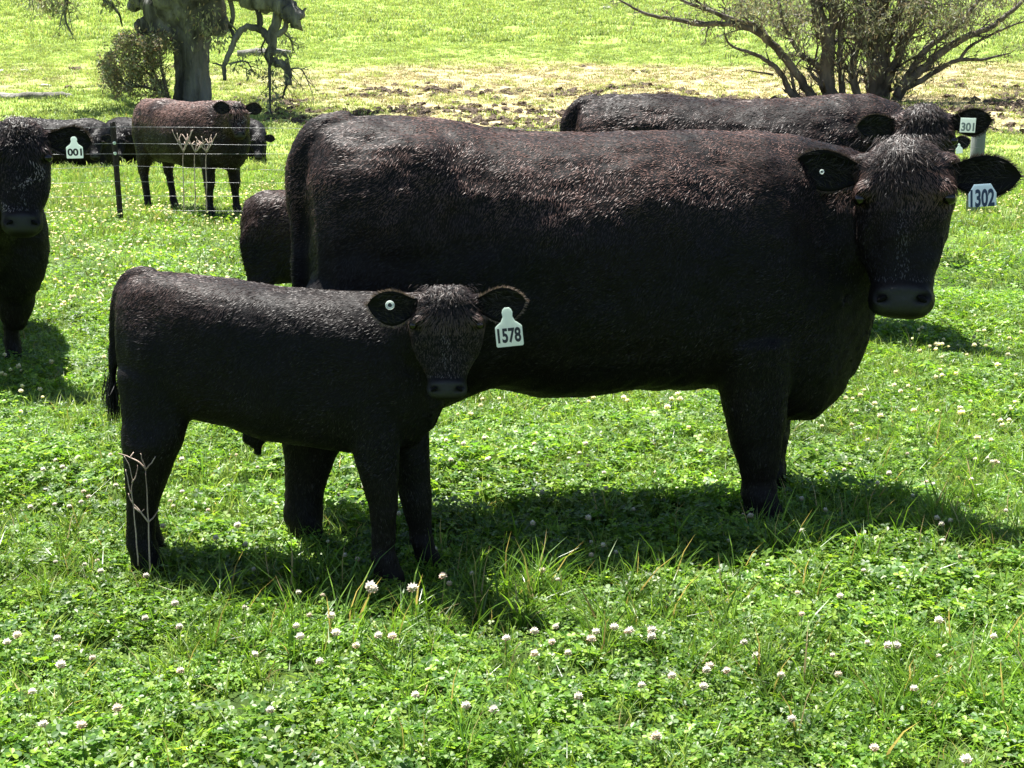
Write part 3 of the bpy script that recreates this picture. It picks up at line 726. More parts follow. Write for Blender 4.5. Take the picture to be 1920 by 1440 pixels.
    FL[HP[:, 2] < .6 * (1 if sc > .8 else .6)] = (-.15, 0, -1)
    fdir = an[None] * np.where(U < .06, -.4, 1.0)[:, None] + rn[None] * (R_ * np.where(U < .16, 7, 1))[:, None]
    FL = np.where(hd[:, None], fdir, FL)
    kk = sc if sc < 1 else 1
    Ln = hlen * r.uniform(.6, 1.35, n_) * np.where(hd & (U > .2), .5, 1.0); Wd = hwid * r.uniform(.7, 1.4, n_)
    lift = np.full(n_, .11) + .1 * np.clip(vnoise(HP[:, 0], HP[:, 2] + HP[:, 1], .05, 64) * 2, 0, 1)
    fore = hd & (U < .17) & (Nn > -.08)
    lift[hd] = .24; Ln[hd] *= 1.25
    Ln[fore] *= 1.15; lift[fore] = .2
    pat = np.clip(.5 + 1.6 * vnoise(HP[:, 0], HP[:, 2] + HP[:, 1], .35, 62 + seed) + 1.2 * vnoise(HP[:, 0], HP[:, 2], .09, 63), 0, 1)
    top_sheen = np.clip((HP[:, 2] / torso[4][1] - ztb) / .14, 0, 1)  # brown coat, lightened towards the topline to paint in the sunlit sheen
    bb = np.clip(brown * (.3 + .7 * pat) * (.08 + 1.25 * top_sheen), 0, 5) * r.uniform(.4, 1.3, n_)
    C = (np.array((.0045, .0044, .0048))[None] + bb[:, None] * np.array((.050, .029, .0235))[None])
    grey = (r.random(n_) < .05); C[grey] += np.array((.05, .045, .042)) * (.3 + pat[grey])[:, None]
    nose_hilite = hd & (Nn > -.05) & (((abs(R_) < .02) & (U > .2) & (U < .44) & (r.random(n_) < .35)) | ((U > .435) & (Nn > -.05) & (abs(R_) < .08) & (r.random(n_) < .4)))  # pale hairs painted in as highlights on nose ridge and muzzle top
    C[nose_hilite] += np.array((.09, .086, .086)); Ln[nose_hilite] *= 1.2
    if face: C[hd & (U > .1) & (Nn > -.15) & (abs(R_) < .158)] += np.array((.012, .0085, .007)) * face
    C *= hair_gain  # one even gain on the coat's hair colour
    if blaze:
        g_ = hd & (abs(R_ + .1 * np.sin(U * 20)) < .022 + .02 * np.sin(U * 30)) & (U > .18) & (U < .5) & (Nn > -.03); C[g_] = np.array((.12, .1, .095)) * blaze
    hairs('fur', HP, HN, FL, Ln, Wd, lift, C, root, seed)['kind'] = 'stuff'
    # forelock
    nk = knot
    if nk:
        u = np.minimum(r.uniform(-.06, .15, nk), r.uniform(-.06, .19, nk)); v = r.normal(0, .05, nk)
        base = P0n + an * (u * sc)[:, None] + rn * (v * sw)[:, None] + nn * ((.028 - 2.2 * v * v - np.clip(-u, 0, 1) * .8) * sc)[:, None]
        N2 = np.tile(nn - an * .5, (nk, 1)) + rn[None] * (v * 8)[:, None]; N2 /= np.linalg.norm(N2, axis=1, keepdims=True)
        F2 = an[None] * r.normal(1.0, .45, nk)[:, None] + rn[None] * (v * 8 + r.normal(0, .45, nk))[:, None]
        L2 = .032 * tuft * sc * r.uniform(.4, 1.3, nk); C2 = np.tile(np.array((.007, .006, .006)), (nk, 1)) + r.random((nk, 1)) ** 3 * np.array((.09, .066, .056))
        hairs('forelock', base, N2, F2, L2, np.full(nk, hwid * 1.1), np.full(nk, .2), C2 * hair_gain, root, seed + 1)['kind'] = 'stuff'
    # ear fringe: fine hairs round each rim and over the back of the ear
    EPt, EN, EFl = [], [], []
    for rim, dr, fc in rims:
        for i in range(len(rim) - 1):
            for _ in range(26):
                t = r.random(); pt = np.array(rim[i].lerp(rim[i + 1], t)); ctr = np.array(rim[0].lerp(rim[-1], .5) * .35 + (rim[len(rim) // 2]) * .65 - dr.normalized() * earL * .35)
                o_ = pt - ctr; o_ /= np.linalg.norm(o_); EPt.append(pt); EFl.append(o_ + np.array(dr.normalized()) * .6); nr_ = np.array(fc.normalized()) + r.normal(0, .3, 3); EN.append(nr_ / np.linalg.norm(nr_))
    EPt = np.array(EPt); m_ = len(EPt)
    C3 = (np.tile(np.array((.05, .036, .03)), (m_, 1)) + r.random((m_, 1)) * np.array((.24, .17, .13))) * (1 if cat == 'calf' else .35)  # brown fringe lightened to put the backlit rim glow into its colour
    hairs('ear_fringe', EPt, np.array(EN), np.array(EFl), .014 * earL / .2 * r.uniform(.5, 1.4, m_), np.full(m_, hwid * .7), np.full(m_, .2), C3 * hair_gain, root, seed + 2)['kind'] = 'stuff'
    # soft hair inside the ears
    IP, IN, IF = [], [], []
    for s_ in (-1, 1):
        EP, dr, fc = earP[s_]; dr = np.array(dr); fc = np.array(fc); upv = np.cross(fc, dr)
        for _ in range(420):
            i = (r.random() ** 1.3) * 11; j = r.uniform(.5, 7.5)
            IP.append(np.array(EP(i, j, 0)) + fc * .002); IN.append(fc + r.normal(0, .25, 3)); IF.append(dr * r.uniform(.3, 1) - upv * (j - 4) * .12 * r.uniform(0, 2) + r.normal(0, .15, 3))
    IN = np.array(IN); IN /= np.linalg.norm(IN, axis=1, keepdims=True)
    hairs('ear_hair', np.array(IP), IN, np.array(IF), .03 * earL / .2 * r.uniform(.5, 1.3, len(IP)), np.full(len(IP), hwid * .8), np.full(len(IP), .25), (np.array((.012, .011, .011)) + r.random((len(IP), 1)) ** 3 * np.array((.06, .05, .045))) * hair_gain, root, seed + 4)['kind'] = 'stuff'
    # tail switch
    if tail:
        tp = Vector(tail[-1][:3]); nt_ = 500
        base = np.array(tp) + r.normal(0, .012, (nt_, 3)) + np.array((0, 0, 1)) * r.uniform(-.02, .16, nt_)[:, None] * min(1, sc)
        Nt = r.normal(0, 1, (nt_, 3)) * np.array((1, 1, .1)); Nt /= np.linalg.norm(Nt, axis=1, keepdims=True)
        hairs('tail_switch', base, Nt, np.tile((0, 0, -1.0), (nt_, 1)), .15 * sc * r.uniform(.5, 1.2, nt_), np.full(nt_, hwid * 1.2), np.full(nt_, .12), np.full((nt_, 3), .012), root, seed + 3)['kind'] = 'stuff'
    toCam = (camL - P0).normalized(); upL = Vector((0, 0, 1)); cr_ = camr.normalized(); upt = toCam.cross(cr_).normalized()
    if upt.z < 0: upt = -upt
    for (pxpy, W, H, text, mats, shape, tilt, ts, Yd) in tags:
        b_ = MI @ at(pxpy[0], pxpy[1], Yd)
        tag_obj(root, b_, cr_, upt, toCam, W, H, text, mats, shape, tilt, ts)
    if button:
        b_ = MI @ at(*button[0]); rr2 = button[1]
        V = []; F = []; K = 18
        for i in range(K):
            q_ = 2 * PI * i / K; e = cr_ * math.cos(q_) + upt * math.sin(q_)
            for (ra, of) in ((1, 0), (.95, .35), (.55, .35), (.45, .1)): V.append(tuple(b_ + e * rr2 * ra + toCam * rr2 * of))
        for i in range(K):
            for j in range(3): x0 = i * 4 + j; x1 = ((i + 1) % K) * 4 + j; F.append((x0, x1, x1 + 1, x0 + 1))
        bo = obj('ear_button', mesh_np('ear_button', V, F, True), M_tag, root)
        V = [tuple(b_ + (cr_ * math.cos(2 * PI * i / K) + upt * math.sin(2 * PI * i / K)) * rr2 * .46 + toCam * rr2 * .12) for i in range(K)]
        obj('button_centre', mesh_np('button_centre', V, [tuple(range(K))]), M_ink, bo)
    return root, M

def tracer(loc, yaw):
    """pixel -> local (x,z) on the animal's plane local y = yo"""
    M = Matrix.Translation(loc) @ Matrix.Rotation(yaw, 4, 'Z'); MI = M.inverted()
    def T(px, py, yo=0.0):
        o = MI @ Vector((0, 0, CAMZ)); d = (MI @ at(px, py, 5.0)) - o
        t = (yo - o.y) / d.y; p_ = o + d * t; return p_.x, p_.z
    return T
def traced_leg(T, yo, pts, ry=.8):
    out = []
    for (px, py, rx) in pts:
        x, z = T(px, py, yo); out.append((x, yo, z, rx, rx * ry))
    x, y_, z, rx, _ = out[-1]
    out = [q for q in out if q[2] > .10]
    xl = out[-1][0]; k = out[-1][3]
    out += [(xl, yo, .10, k * 1.08, k * 1.0), (xl + .012, yo, .06, k, k), (xl + .02, yo, .035, k * 1.18, k * 1.1), (xl + .025, yo, -.015, k * 1.3, k * 1.15)]
    return out
G_COW = 'black cows grazing in the paddock'; G_CALF = 'black calves in the paddock'

# --- the big cow 1302
loc = Vector((.15, 4.90, gz(.15, 4.90) * .5)); yaw = math.radians(11.5); T = tracer(loc, yaw)
st = []
for (px, yt, yb, w_, ne) in [(572, 330, 620, .08, 2), (582, 262, 720, .17, 2.2), (612, 236, 790, .235, 2.4), (660, 224, 800, .27, 2.5), (760, 222, 790, .295, 2.5), (850, 229, 745, .31, 2.4), (915, 243, 722, .33, 2.4),
                             (1000, 246, 735, .35, 2.4), (1040, 246, 738, .365, 2.4), (1150, 246, 734, .365, 2.4), (1250, 245, 722, .345, 2.3), (1330, 243, 722, .32, 2.2), (1410, 241, 745, .295, 2.1), (1480, 252, 782, .26, 2),
                             (1540, 264, 786, .225, 2), (1590, 276, 748, .18, 2), (1625, 292, 690, .14, 2), (1648, 350, 600, .08, 2)]:
    x, zt = T(px, yt); _, zb = T(px, yb); st.append((x, zt, zb, w_, ne))
FLG = [(1405, 640, .16), (1412, 700, .135), (1415, 760, .115), (1417, 800, .106), (1419, 840, .094), (1421, 872, .081), (1422, 900, .068), (1422, 940, .062), (1422, 960, .060)]
HLG = [(680, 560, .22), (650, 650, .2), (618, 740, .16), (596, 800, .115), (585, 850, .088), (575, 895, .07), (568, 940, .061), (564, 985, .058)]
legs = [traced_leg(T, -.17, FLG), traced_leg(T, .17, [(a_ + 14, b_ - 22, c_) for a_, b_, c_ in FLG]),
        traced_leg(T, -.14, HLG), traced_leg(T, .17, [(a_ - 6, b_ - 22, c_) for a_, b_, c_ in HLG])]
tl = [(*T(655, 232)[:1], 0, T(655, 236)[1], .05)]
for (px, py, r0) in [(610, 240, .046), (582, 262, .044), (566, 300, .042), (559, 360, .036), (560, 440, .03), (562, 520, .026), (563, 620, .022), (564, 700, .02)]:
    x, z = T(px, py); tl.append((x, -.01, z, r0))
hip = T(840, 262, -.2)
build_cow('cow', loc, yaw, st, legs, at(1697, 282, 4.78), at(1690, 590, 4.70), turn=0, headw=1.16, shoulder=(T(1450, 450)[0], T(1450, 450)[1], .27, .34),
          neckmid=(T(1600, 430)[0], 0, T(1600, 430)[1]), neck_r=(.2, .3), earu=.075, ears={-1: (1.0, .14, .12), 1: (1.0, -.03, .10)}, earL=.262, earW=.070, tail=tl,
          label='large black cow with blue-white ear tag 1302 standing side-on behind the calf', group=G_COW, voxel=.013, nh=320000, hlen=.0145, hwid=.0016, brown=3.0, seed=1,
          tags=[((1842, 345), .094, .075, '1302', (M_tagb, M_inkb), 'house', .06, .95, 4.68)], knot=1300, tuft=1.1,
          button=((1541, 322, 4.72), .008),
          extra=[((hip[0] - .04, -.14, hip[1] - .06), (.2, .08, .07)), ((T(760, 400)[0], -.17, T(760, 400)[1]), (.27, .14, .28)), ((T(760, 400)[0], .17, T(760, 400)[1]), (.27, .14, .28)),
                 ((T(1390, 480)[0], -.18, T(1390, 480)[1]), (.17, .12, .3)), ((T(1390, 480)[0], .18, T(1390, 480)[1]), (.17, .12, .3))])

# --- the calf 1578
loc = Vector((-.73, 4.34, gz(-.73, 4.34) * .5)); yaw = math.radians(-8); T = tracer(loc, yaw)
st = []
for (px, yt, yb, w_, ne) in [(222, 560, 690, .05, 2), (232, 530, 760, .095, 2.2), (258, 513, 800, .13, 2.4), (300, 509, 800, .15, 2.4), (360, 515, 780, .165, 2.9), (430, 524, 795, .172, 2.9), (500, 535, 822, .178, 2.9),
                             (580, 543, 832, .175, 2.9), (650, 546, 845, .165, 2.7), (720, 548, 850, .15, 2.1), (775, 560, 835, .13, 2), (812, 590, 800, .10, 2), (830, 650, 760, .055, 2)]:
    x, zt = T(px, yt); _, zb = T(px, yb); st.append((x, zt, zb, w_, ne))
CH = [(300, 700, .14), (292, 780, .11), (285, 830, .093), (279, 862, .078), (273, 900, .063), (268, 940, .047), (265, 975, .041), (264, 1010, .041)]
CF = [(695, 740, .085), (700, 800, .078), (707, 860, .063), (713, 905, .054), (717, 950, .046), (717, 985, .038), (717, 1030, .036), (715, 1060, .037)]
CF2 = [(745, 740, .08), (760, 800, .068), (770, 850, .055), (775, 900, .046), (780, 935, .042), (785, 970, .034), (789, 1000, .032), (792, 1020, .032)]
CH = [(a_, b_, c_ * 1.06) for a_, b_, c_ in CH]; CF = [(a_, b_, c_ * 1.17) for a_, b_, c_ in CF]; CF2 = [(a_, b_, c_ * 1.17) for a_, b_, c_ in CF2]
legs = [traced_leg(T, -.09, CH), traced_leg(T, .09, [(a_ + 6, b_ - 16, c_) for a_, b_, c_ in CH]), traced_leg(T, -.09, CF), traced_leg(T, .09, CF2)]
tl = [(T(290, 515)[0], 0, T(290, 515)[1], .025)]
for (px, py, r0) in [(258, 514, .024), (232, 530, .022), (219, 565, .020), (213, 620, .017), (212, 690, .015), (213, 750, .013)]:
    x, z = T(px, py); tl.append((x, -.005, z, r0))
nv = T(478, 830)
build_cow('calf', loc, yaw, st, legs, at(836, 553, 4.06), at(838, 748, 4.02), turn=math.radians(2), headw=1.4, muzzle=.86, shoulder=(T(715, 660)[0], T(715, 660)[1], .14, .2),
          neckmid=(T(790, 620)[0], -.02, T(790, 620)[1]), neck_r=(.1, .14), ears={-1: (1.0, -.02, .22), 1: (1.0, .10, .1)}, earL=.158, earW=.052, tail=tl,
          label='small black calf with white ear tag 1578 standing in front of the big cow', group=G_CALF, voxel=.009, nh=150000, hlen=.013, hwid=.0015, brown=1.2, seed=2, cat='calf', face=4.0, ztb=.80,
          tags=[((950, 580), .079, .108, '1578', (M_tag, M_ink), 'flag', .1, .48, 3.97)], button=((731, 572, 3.99), .0135), knot=900, tuft=1.0,
          extra=[((nv[0], 0, nv[1] + .02), (.045, .03, .035)), ((nv[0] + .01, 0, nv[1] - .02), (.014, .014, .03)), ((T(320, 640)[0], -.07, T(320, 640)[1]), (.14, .09, .17)), ((T(320, 640)[0], .07, T(320, 640)[1]), (.14, .09, .17))])

# --- cow behind with tag 301
def gen_legs(s=1.0, xh=-.76, xf=.56, fh=(0, .05), ff=(0, -.05), yo=.16):
    return [hind_leg(xh * s, -yo * s, s, fh[0]), hind_leg(xh * s, yo * s, s, fh[1]), fore_leg(xf * s, -yo * s, s, ff[0]), fore_leg(xf * s, yo * s, s, ff[1])]
def gen_torso(s=1.0, wf=1.0): return [(x * s, a_ * s, b_ * s, w_ * s * wf, n_) for x, a_, b_, w_, n_ in GEN_T]
def gen_tail(s=1.0): return [(-.9 * s, 0, 1.34 * s, .045 * s), (-1.0 * s, 0, 1.32 * s, .042 * s), (-1.07 * s, 0, 1.2 * s, .038 * s), (-1.08 * s, 0, .95 * s, .026 * s), (-1.07 * s, 0, .6 * s, .02 * s)]
s = 1.07; p = at(1412, 190, 8.75); loc = Vector((p.x, 8.75, 0))
build_cow('cow', loc, math.radians(-3), gen_torso(s), gen_legs(s), at(1732, 212, 8.15), at(1732, 400, 8.1), headw=1.25, shoulder=(.66, 1.08, .26, .3), neckmid=(1.0, -.05, 1.15), neck_r=(.17, .22),
          ears={-1: (1.0, -.02, .1), 1: (1.0, .03, .1)}, earL=.245, earW=.075, tail=gen_tail(s), label='black cow with pale ear tag 301 mostly hidden behind the big cow', group=G_COW, voxel=.018, smooth_it=6,
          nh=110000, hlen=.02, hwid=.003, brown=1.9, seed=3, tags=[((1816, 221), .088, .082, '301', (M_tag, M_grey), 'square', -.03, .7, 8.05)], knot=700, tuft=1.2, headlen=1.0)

# --- cow at the left edge facing the camera
yaw = math.radians(-71); p = at(-20, 700, 7.55); loc = Vector((p.x - .58 * math.cos(yaw), 7.55 - .58 * math.sin(yaw), 0))
build_cow('cow', loc, yaw, [(x_, a_, b_ - (.06 if x_ > .6 else 0), w_ if x_ < .4 else max(w_, .27 - .9 * max(0, x_ - .8)), n_) for x_, a_, b_, w_, n_ in gen_torso(.98, .95)], gen_legs(.98, yo=.135), at(36, 236, 6.9), at(42, 437, 6.82), headw=1.08, shoulder=(.62, .95, .27, .36), neckmid=(1.0, .0, .95), neck_r=(.27, .36),
          ears={-1: (1.0, -.02, -.05), 1: (1.0, .02, -.25)}, earL=.245, earW=.072, tail=gen_tail(), label='black cow facing the camera at the left edge with white ear tag 001', group=G_COW, voxel=.018, smooth_it=6,
          nh=90000, hlen=.02, hwid=.003, brown=1.4, blaze=2.5, extra=[((.68, .17, .74), (.18, .2, .38)), ((.62, .16, .5), (.12, .12, .3))], seed=4, tags=[((138, 258), .082,   .1, '001', (M_tag, M_ink), 'flag', .02, .42, 6.85)], knot=600, tuft=.8)

# --- small calf rump behind the big cow
s = .69; p = at(560, 350, 8.0); loc = Vector((p.x + .38, 8.0, 0))
build_cow('calf', loc, math.radians(6), [(x, zt, zb, w_ * .8, n_) for x, zt, zb, w_, n_ in gen_torso(s)], gen_legs(s, xh=-.86, yo=.15), at(800, 350, 7.9), at(800, 440, 7.8), headw=1, shoulder=(.42, .7, .16, .2),
          neckmid=(.62, 0, .78), neck_r=(.1, .14), earL=.15, earW=.045, tail=None, label='brown-black calf whose rump shows between the fence and the big cow', group=G_CALF, voxel=.014, smooth_it=6,
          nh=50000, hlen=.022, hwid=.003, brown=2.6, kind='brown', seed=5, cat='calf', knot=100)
# --- calf with only its ear showing
s = .66; p = at(1690, 300, 12.0); loc = Vector((p.x - .22, 12.0, 0))
build_cow('calf', loc, math.radians(-8), gen_torso(s, .8), gen_legs(s), at(1768, 262, 11.5), at(1766, 340, 11.4), headw=1.0, shoulder=(.42, .7, .16, .2), neckmid=(.5, -.2, .8), neck_r=(.1, .13),
          ears={-1: (1, 0, .1), 1: (1, .25, .1)}, earL=.15, earW=.05, tail=gen_tail(s), label='black calf hidden behind the tag 1302 cow, only one tagged ear showing', group=G_CALF, voxel=.02, smooth_it=4,
          nh=9000, hlen=.03, hwid=.006, brown=.5, seed=6, cat='calf', knot=60, tags=[((1798, 270), .055, .075, '', (M_tag, M_ink), 'flag', .1, .4, 11.3)])
# --- cow behind the wire fence
p = at(362, 395, 16.2); loc = Vector((p.x, 16.3, 0))
build_cow('cow', loc, math.radians(-42), gen_torso(.95), gen_legs(.95, fh=(.03, .1), ff=(-.02, .06), yo=.17), at(446, 196, 15.3), at(450, 252, 15.2), turn=math.radians(-10), headw=1.05, headlen=1.1, shoulder=(.62, 1.0, .24, .3),
          neckmid=(.95, 0, 1.14), neck_r=(.17, .22), ears={-1: (1, .05, .1), 1: (1, .05, .1)}, earL=.19, earW=.062, tail=gen_tail(.95), label='brown-backed black cow with a pale face mark standing behind the wire fence', group=G_COW,
          voxel=.022, smooth_it=5, nh=40000, hlen=.035, hwid=.005, brown=3.2, kind='brown', seed=7, knot=160, blaze=2.6, hair_gain=1.1)
# --- three cattle lying down far off
def lying(px, Y, yaw, label, hx, sd, hpx):
    p = at(px, 300, Y); loc = Vector((p.x, Y, gz(p.x, Y)))
    tt = [(x * .9, .05 + (a_ - .55) * .95, max(0, (b_ - .55)) * .6 - .05, w_ * 1.15, n_) for x, a_, b_, w_, n_ in GEN_T]
    lg = [[(x_, y_, z_, rx, ry) for x_, y_, z_, rx, ry in [(-.55, sgn * .25, .42, .2, .12), (-.45, sgn * .34, .25, .2, .12), (-.4, sgn * .38, .1, .22, .1), (-.4, sgn * .38, -.02, .24, .1)]] for sgn in (-1, 1)]
    lg += [[(.6, sgn * .18, .4, .12, .08), (.66, sgn * .2, .2, .12, .08), (.7, sgn * .2, .05, .16, .07), (.7, sgn * .2, -.02, .16, .07)] for sgn in (-1, 1)]
    build_cow('cow', loc, yaw, tt, lg, at(hpx, 252, Y - .7), at(hpx, 296, Y - .9), headw=1.1, shoulder=(.6, .5, .22, .26), neckmid=(.85, 0, .7), neck_r=(.16, .2), earL=.2, earW=.06,
              tail=None, label=label, group=G_COW, voxel=.03, smooth_it=4, nh=9000, hlen=.04, hwid=.008, brown=.4, seed=sd, knot=60, hair_gain=.6)
lying(285, 25.5, math.radians(178), 'black cow lying in the grass, left of the cow behind the fence', -1, 8, 222)
lying(410, 25.8, math.radians(-8), 'black cow lying in the grass, right of the cow behind the fence', 1, 9, 484)
lying(120, 24.5, math.radians(-5), 'black cow lying far off behind the tagged ear at the left edge', 1, 10, 178)

# ------------------------------------------------------------------ fence
fz = gz(*at(226, 415, 15)[:2])
pA = at(226, 418, 15.0); pB = at(1824, 400, 16.3)
fence = empty('wire_fence', Vector((pA.x, 15.0, fz))); tag(fence, 'wire fence with one rusty steel post and a grey timber end post', 'fence')
O = Vector((pA.x, 15.0, fz))
V = []; F = []   # star picket: Y section
for k in range(3):
    a_ = k * 2.094 + .5; d = Vector((math.cos(a_), math.sin(a_), 0)); e = Vector((-d.y, d.x, 0)) * .004; n0 = len(V)
    for z in (-.3, 1.08 - .012 * k):
        V += [tuple(e + Vector((0, 0, z))), tuple(e + d * .034 + Vector((0, 0, z))), tuple(-e + d * .034 + Vector((0, 0, z))), tuple(-e + Vector((0, 0, z)))]
    F += [tuple(n0 + i for i in f) for f in ((0, 1, 5, 4), (1, 2, 6, 5), (2, 3, 7, 6), (3, 0, 4, 7), (0, 3, 2, 1), (4, 5, 6, 7))]
sp = obj('steel_post', mesh_np('steel_post', V, F), M_steel, fence); sp.rotation_euler = (0, math.radians(-1.2), 0)
V, F = tube([(0, 0, -.4), (0, 0, .5), (.005, 0, 1.07), (.005, 0, 1.09)], [.085, .082, .08, .07], 14, wob=.05, seed=2)
wp = obj('timber_post', mesh_np('timber_post', V, F, True), M_post, fence); wp.location = Vector((pB.x, 16.3, gz(pB.x, 16.3))) - O
rw_ = random.Random(4)
for z, dr_ in ((1.03, .0), (.855, 0), (.745, -.01), (.62, .02), (.45, 0), (.30, .0), (.15, .01)):
    pts = []
    L0 = Vector((-13, 14.2, 0)); P_ = [L0, Vector((pA.x, 14.96, 0)), Vector((pB.x, 16.2, 0))]
    for s_ in range(2):
        for i in range(14):
            t = i / 13; q = P_[s_].lerp(P_[s_ + 1], t)
            pts.append(Vector((q.x, q.y, fz + z - .05 * math.sin(PI * t) - (dr_ * 3 * math.sin(PI * t)) + rw_.uniform(-.004, .004))) - O)
    V, F = tube(pts, [.0020] * len(pts), 5); obj('wire', mesh_np('wire', V, F, True), M_wire, fence)
# insulators / clips
for z in (.86, .75):
    V, F = ellipsoid((0, -.045, z), (.018, .016, .02), nu=8, nv=6); obj('wire_clip', mesh_np('wire_clip', V, F, True), M_tag, fence)

# ------------------------------------------------------------------ dead stalks
def stalk(px0, py0, Y, strokes, r0, label, group):
    base = at(px0, py0, Y); base.z = gz(base.x, Y); s = Soup(); rr = random.Random(px0)
    for st_ in strokes:
        P_ = [at(a_, b_, Y + dy) - base for a_, b_, dy in st_]; n_ = len(P_)
        R0 = [r0 * (1 - .55 * i / max(1, n_ - 1)) for i in range(n_)]
        P2, R2 = smooth_path(P_, R0, 3); P2 = [q + Vector((rr.uniform(-1, 1), rr.uniform(-1, 1), 0)) * r0 * .5 for q in P2]
        V, F = tube(P2, R2, 6); s.add(V, F)
    o = obj('dead_stalk', s.mesh('dead_stalk', True), M_dead); o.location = base; tag(o, label, 'dead stalk', group)
GD = 'dead pale weed stalks'
stalk(275, 1085, 4.2, [[(282, 1085, 0), (279, 1000, 0), (276, 940, 0), (273, 880, 0)], [(273, 880, 0), (262, 868, 0), (245, 858, .01), (222, 850, .02)], [(273, 880, 0), (284, 868, 0), (292, 856, .01)],
                        [(273, 882, 0), (268, 865, 0), (263, 850, 0)], [(279, 978, 0), (290, 968, .02), (298, 955, .02)], [(279, 980, 0), (268, 965, 0), (250, 945, 0), (240, 925, 0)], [(245, 858, .01), (250, 848, .02)]],
      .0028, 'pale forked dry weed stalk in front of the calf hind leg', GD)
stalk(258, 1060, 4.17, [[(259, 1060, 0), (255, 1000, 0), (250, 950, 0), (246, 920, 0), (248, 900, 0), (241, 870, 0), (232, 855, 0)], [(250, 950, 0), (262, 960, 0), (270, 955, 0)], [(248, 905, 0), (256, 890, 0), (258, 872, 0)], [(246, 925, 0), (240, 905, 0), (236, 880, 0)]],
      .0022, 'thin crooked dry weed stalk left of the forked one', GD)
def far_stalk(x, top, lab, k):
    rr = random.Random(k); S_ = [[(x, 398, 0), (x, 350, 0), (x - 1, 300, 0), (x, 285, 0)]]
    for j, (dx, dy) in enumerate([(-18, -22), (-10, -48), (14, -30), (22, -50), (4, -40)]):
        dx += rr.uniform(-5, 5); h = 285 - (285 - top) * rr.uniform(.6, 1)
        S_.append([(x, 285, 0), (x + dx * .5, 285 - (285 - h) * .45, 0), (x + dx, h, 0)])
        S_.append([(x + dx * .5, 285 - (285 - h) * .45, 0), (x + dx * .5 + rr.uniform(-12, 12), h + 8, .03)])
    stalk(x, 398, 14.75, S_, .007, lab, GD)
far_stalk(344, 240, 'leftmost dead branching stalk by the far wire fence', 1)
far_stalk(366, 255, 'middle dead branching stalk by the far wire fence', 2)
far_stalk(387, 250, 'rightmost dead branching stalk by the far wire fence', 3)

# ------------------------------------------------------------------ trees
def leaves(centres, per, L, seed, cols, spread=.45, hang=.6, wd=.16):
    """hanging narrow leaves around centres (world) -> V,F,C"""
    r = np.random.default_rng(seed); n_ = len(centres) * per
    c = np.repeat(np.asarray(centres, float), per, 0); sp_ = spread if np.ndim(spread) == 0 else np.repeat(spread, per)[:, None]
    P = c + r.normal(0, 1, (n_, 3)) * sp_ * np.array((1, 1, .8))
    d = r.normal(0, 1, (n_, 3)); d[:, 2] -= hang * 2; d /= np.linalg.norm(d, axis=1, keepdims=True)
    s_ = np.cross(d, r.normal(0, 1, (n_, 3))); s_ /= np.linalg.norm(s_, axis=1, keepdims=True)
    l_ = (L * r.uniform(.6, 1.3, n_))[:, None]
    V = np.stack([P, P + d * l_ * .5 + s_ * l_ * wd, P + d * l_, P + d * l_ * .5 - s_ * l_ * wd], 1).reshape(-1, 3)
    F = np.arange(n_ * 4).reshape(-1, 4)
    C = np.array(cols)[r.integers(0, len(cols), n_)] * r.uniform(.7, 1.25, (n_, 1))
    return V, F, np.repeat(C, 4, 0)
GUM = [(.17, .19, .12), (.22, .24, .15), (.12, .14, .085), (.28, .28, .19), (.2, .16, .11)]
def twigs(s, rr, a, b, r0, n, L, tips, depth=0, droop=.2):
    """random side twigs along a->b"""
    for _ in range(n):
        t = rr.uniform(.25, 1); p0 = a.lerp(b, t); d = (b - a).normalized() + Vector((rr.uniform(-1, 1), rr.uniform(-1, 1), rr.uniform(-.5, .9)))
        d.normalize(); l_ = L * rr.uniform(.5, 1.2)
        p1 = p0 + d * l_ * .5 + Vector((rr.uniform(-.1, .1), rr.uniform(-.1, .1), rr.uniform(-.05, .1))) * l_; p2 = p1 + (d + Vector((rr.uniform(-.6, .6), rr.uniform(-.6, .6), -droop))) * l_ * .5
        V, F = tube([p0, p1, p2], [r0, r0 * .7, r0 * .3], 5); s.add(V, F); tips.append(p2); tips.append(p1)
        if depth < 1: twigs(s, rr, p1, p2, r0 * .5, 3, L * .5, tips, depth + 1, droop)
def branch_px(s, rr, pts, Y, ra, rb, tips, tw=0, L=.8, base=Vector((0, 0, 0)), k=8, droop=.2):
    """pts (px,py[,dY])"""
    P_ = [at(q[0], q[1], Y + (q[2] if len(q) > 2 else 0)) for q in pts]; n_ = len(P_)
    R_ = [ra + (rb - ra) * i / (n_ - 1) for i in range(n_)]
    P2, R2 = smooth_path(P_, R_, 4)
    P2 = [q + Vector((rr.uniform(-1, 1), rr.uniform(-1, 1), rr.uniform(-1, 1))) * R2[i] * .25 for i, q in enumerate(P2)]
    V, F = tube(P2, R2, k, wob=.08, seed=len(tips)); s.add(V, F)
    if tw:
        for i in range(2, len(P2) - 1, max(1, len(P2) // 7)): twigs(s, rr, P2[i], P2[i + 1], max(.012, R2[i] * .35), tw, L, tips, 0, droop)
    tips.append(P2[-1])
def finish_tree(name, base, s, crown, label, cat, bark, leafname='crown'):
    root = empty(name, base); tag(root, label, cat)
    m = s.mesh('trunk', True); m.transform(Matrix.Translation(-base)); obj('trunk', m, bark, root)
    if crown is not None:
        V, F, C = crown; m = mesh_tris('crown', V - np.array(base), F, col=C); obj(leafname, m, M_gum, root)['kind'] = 'stuff'
    return root
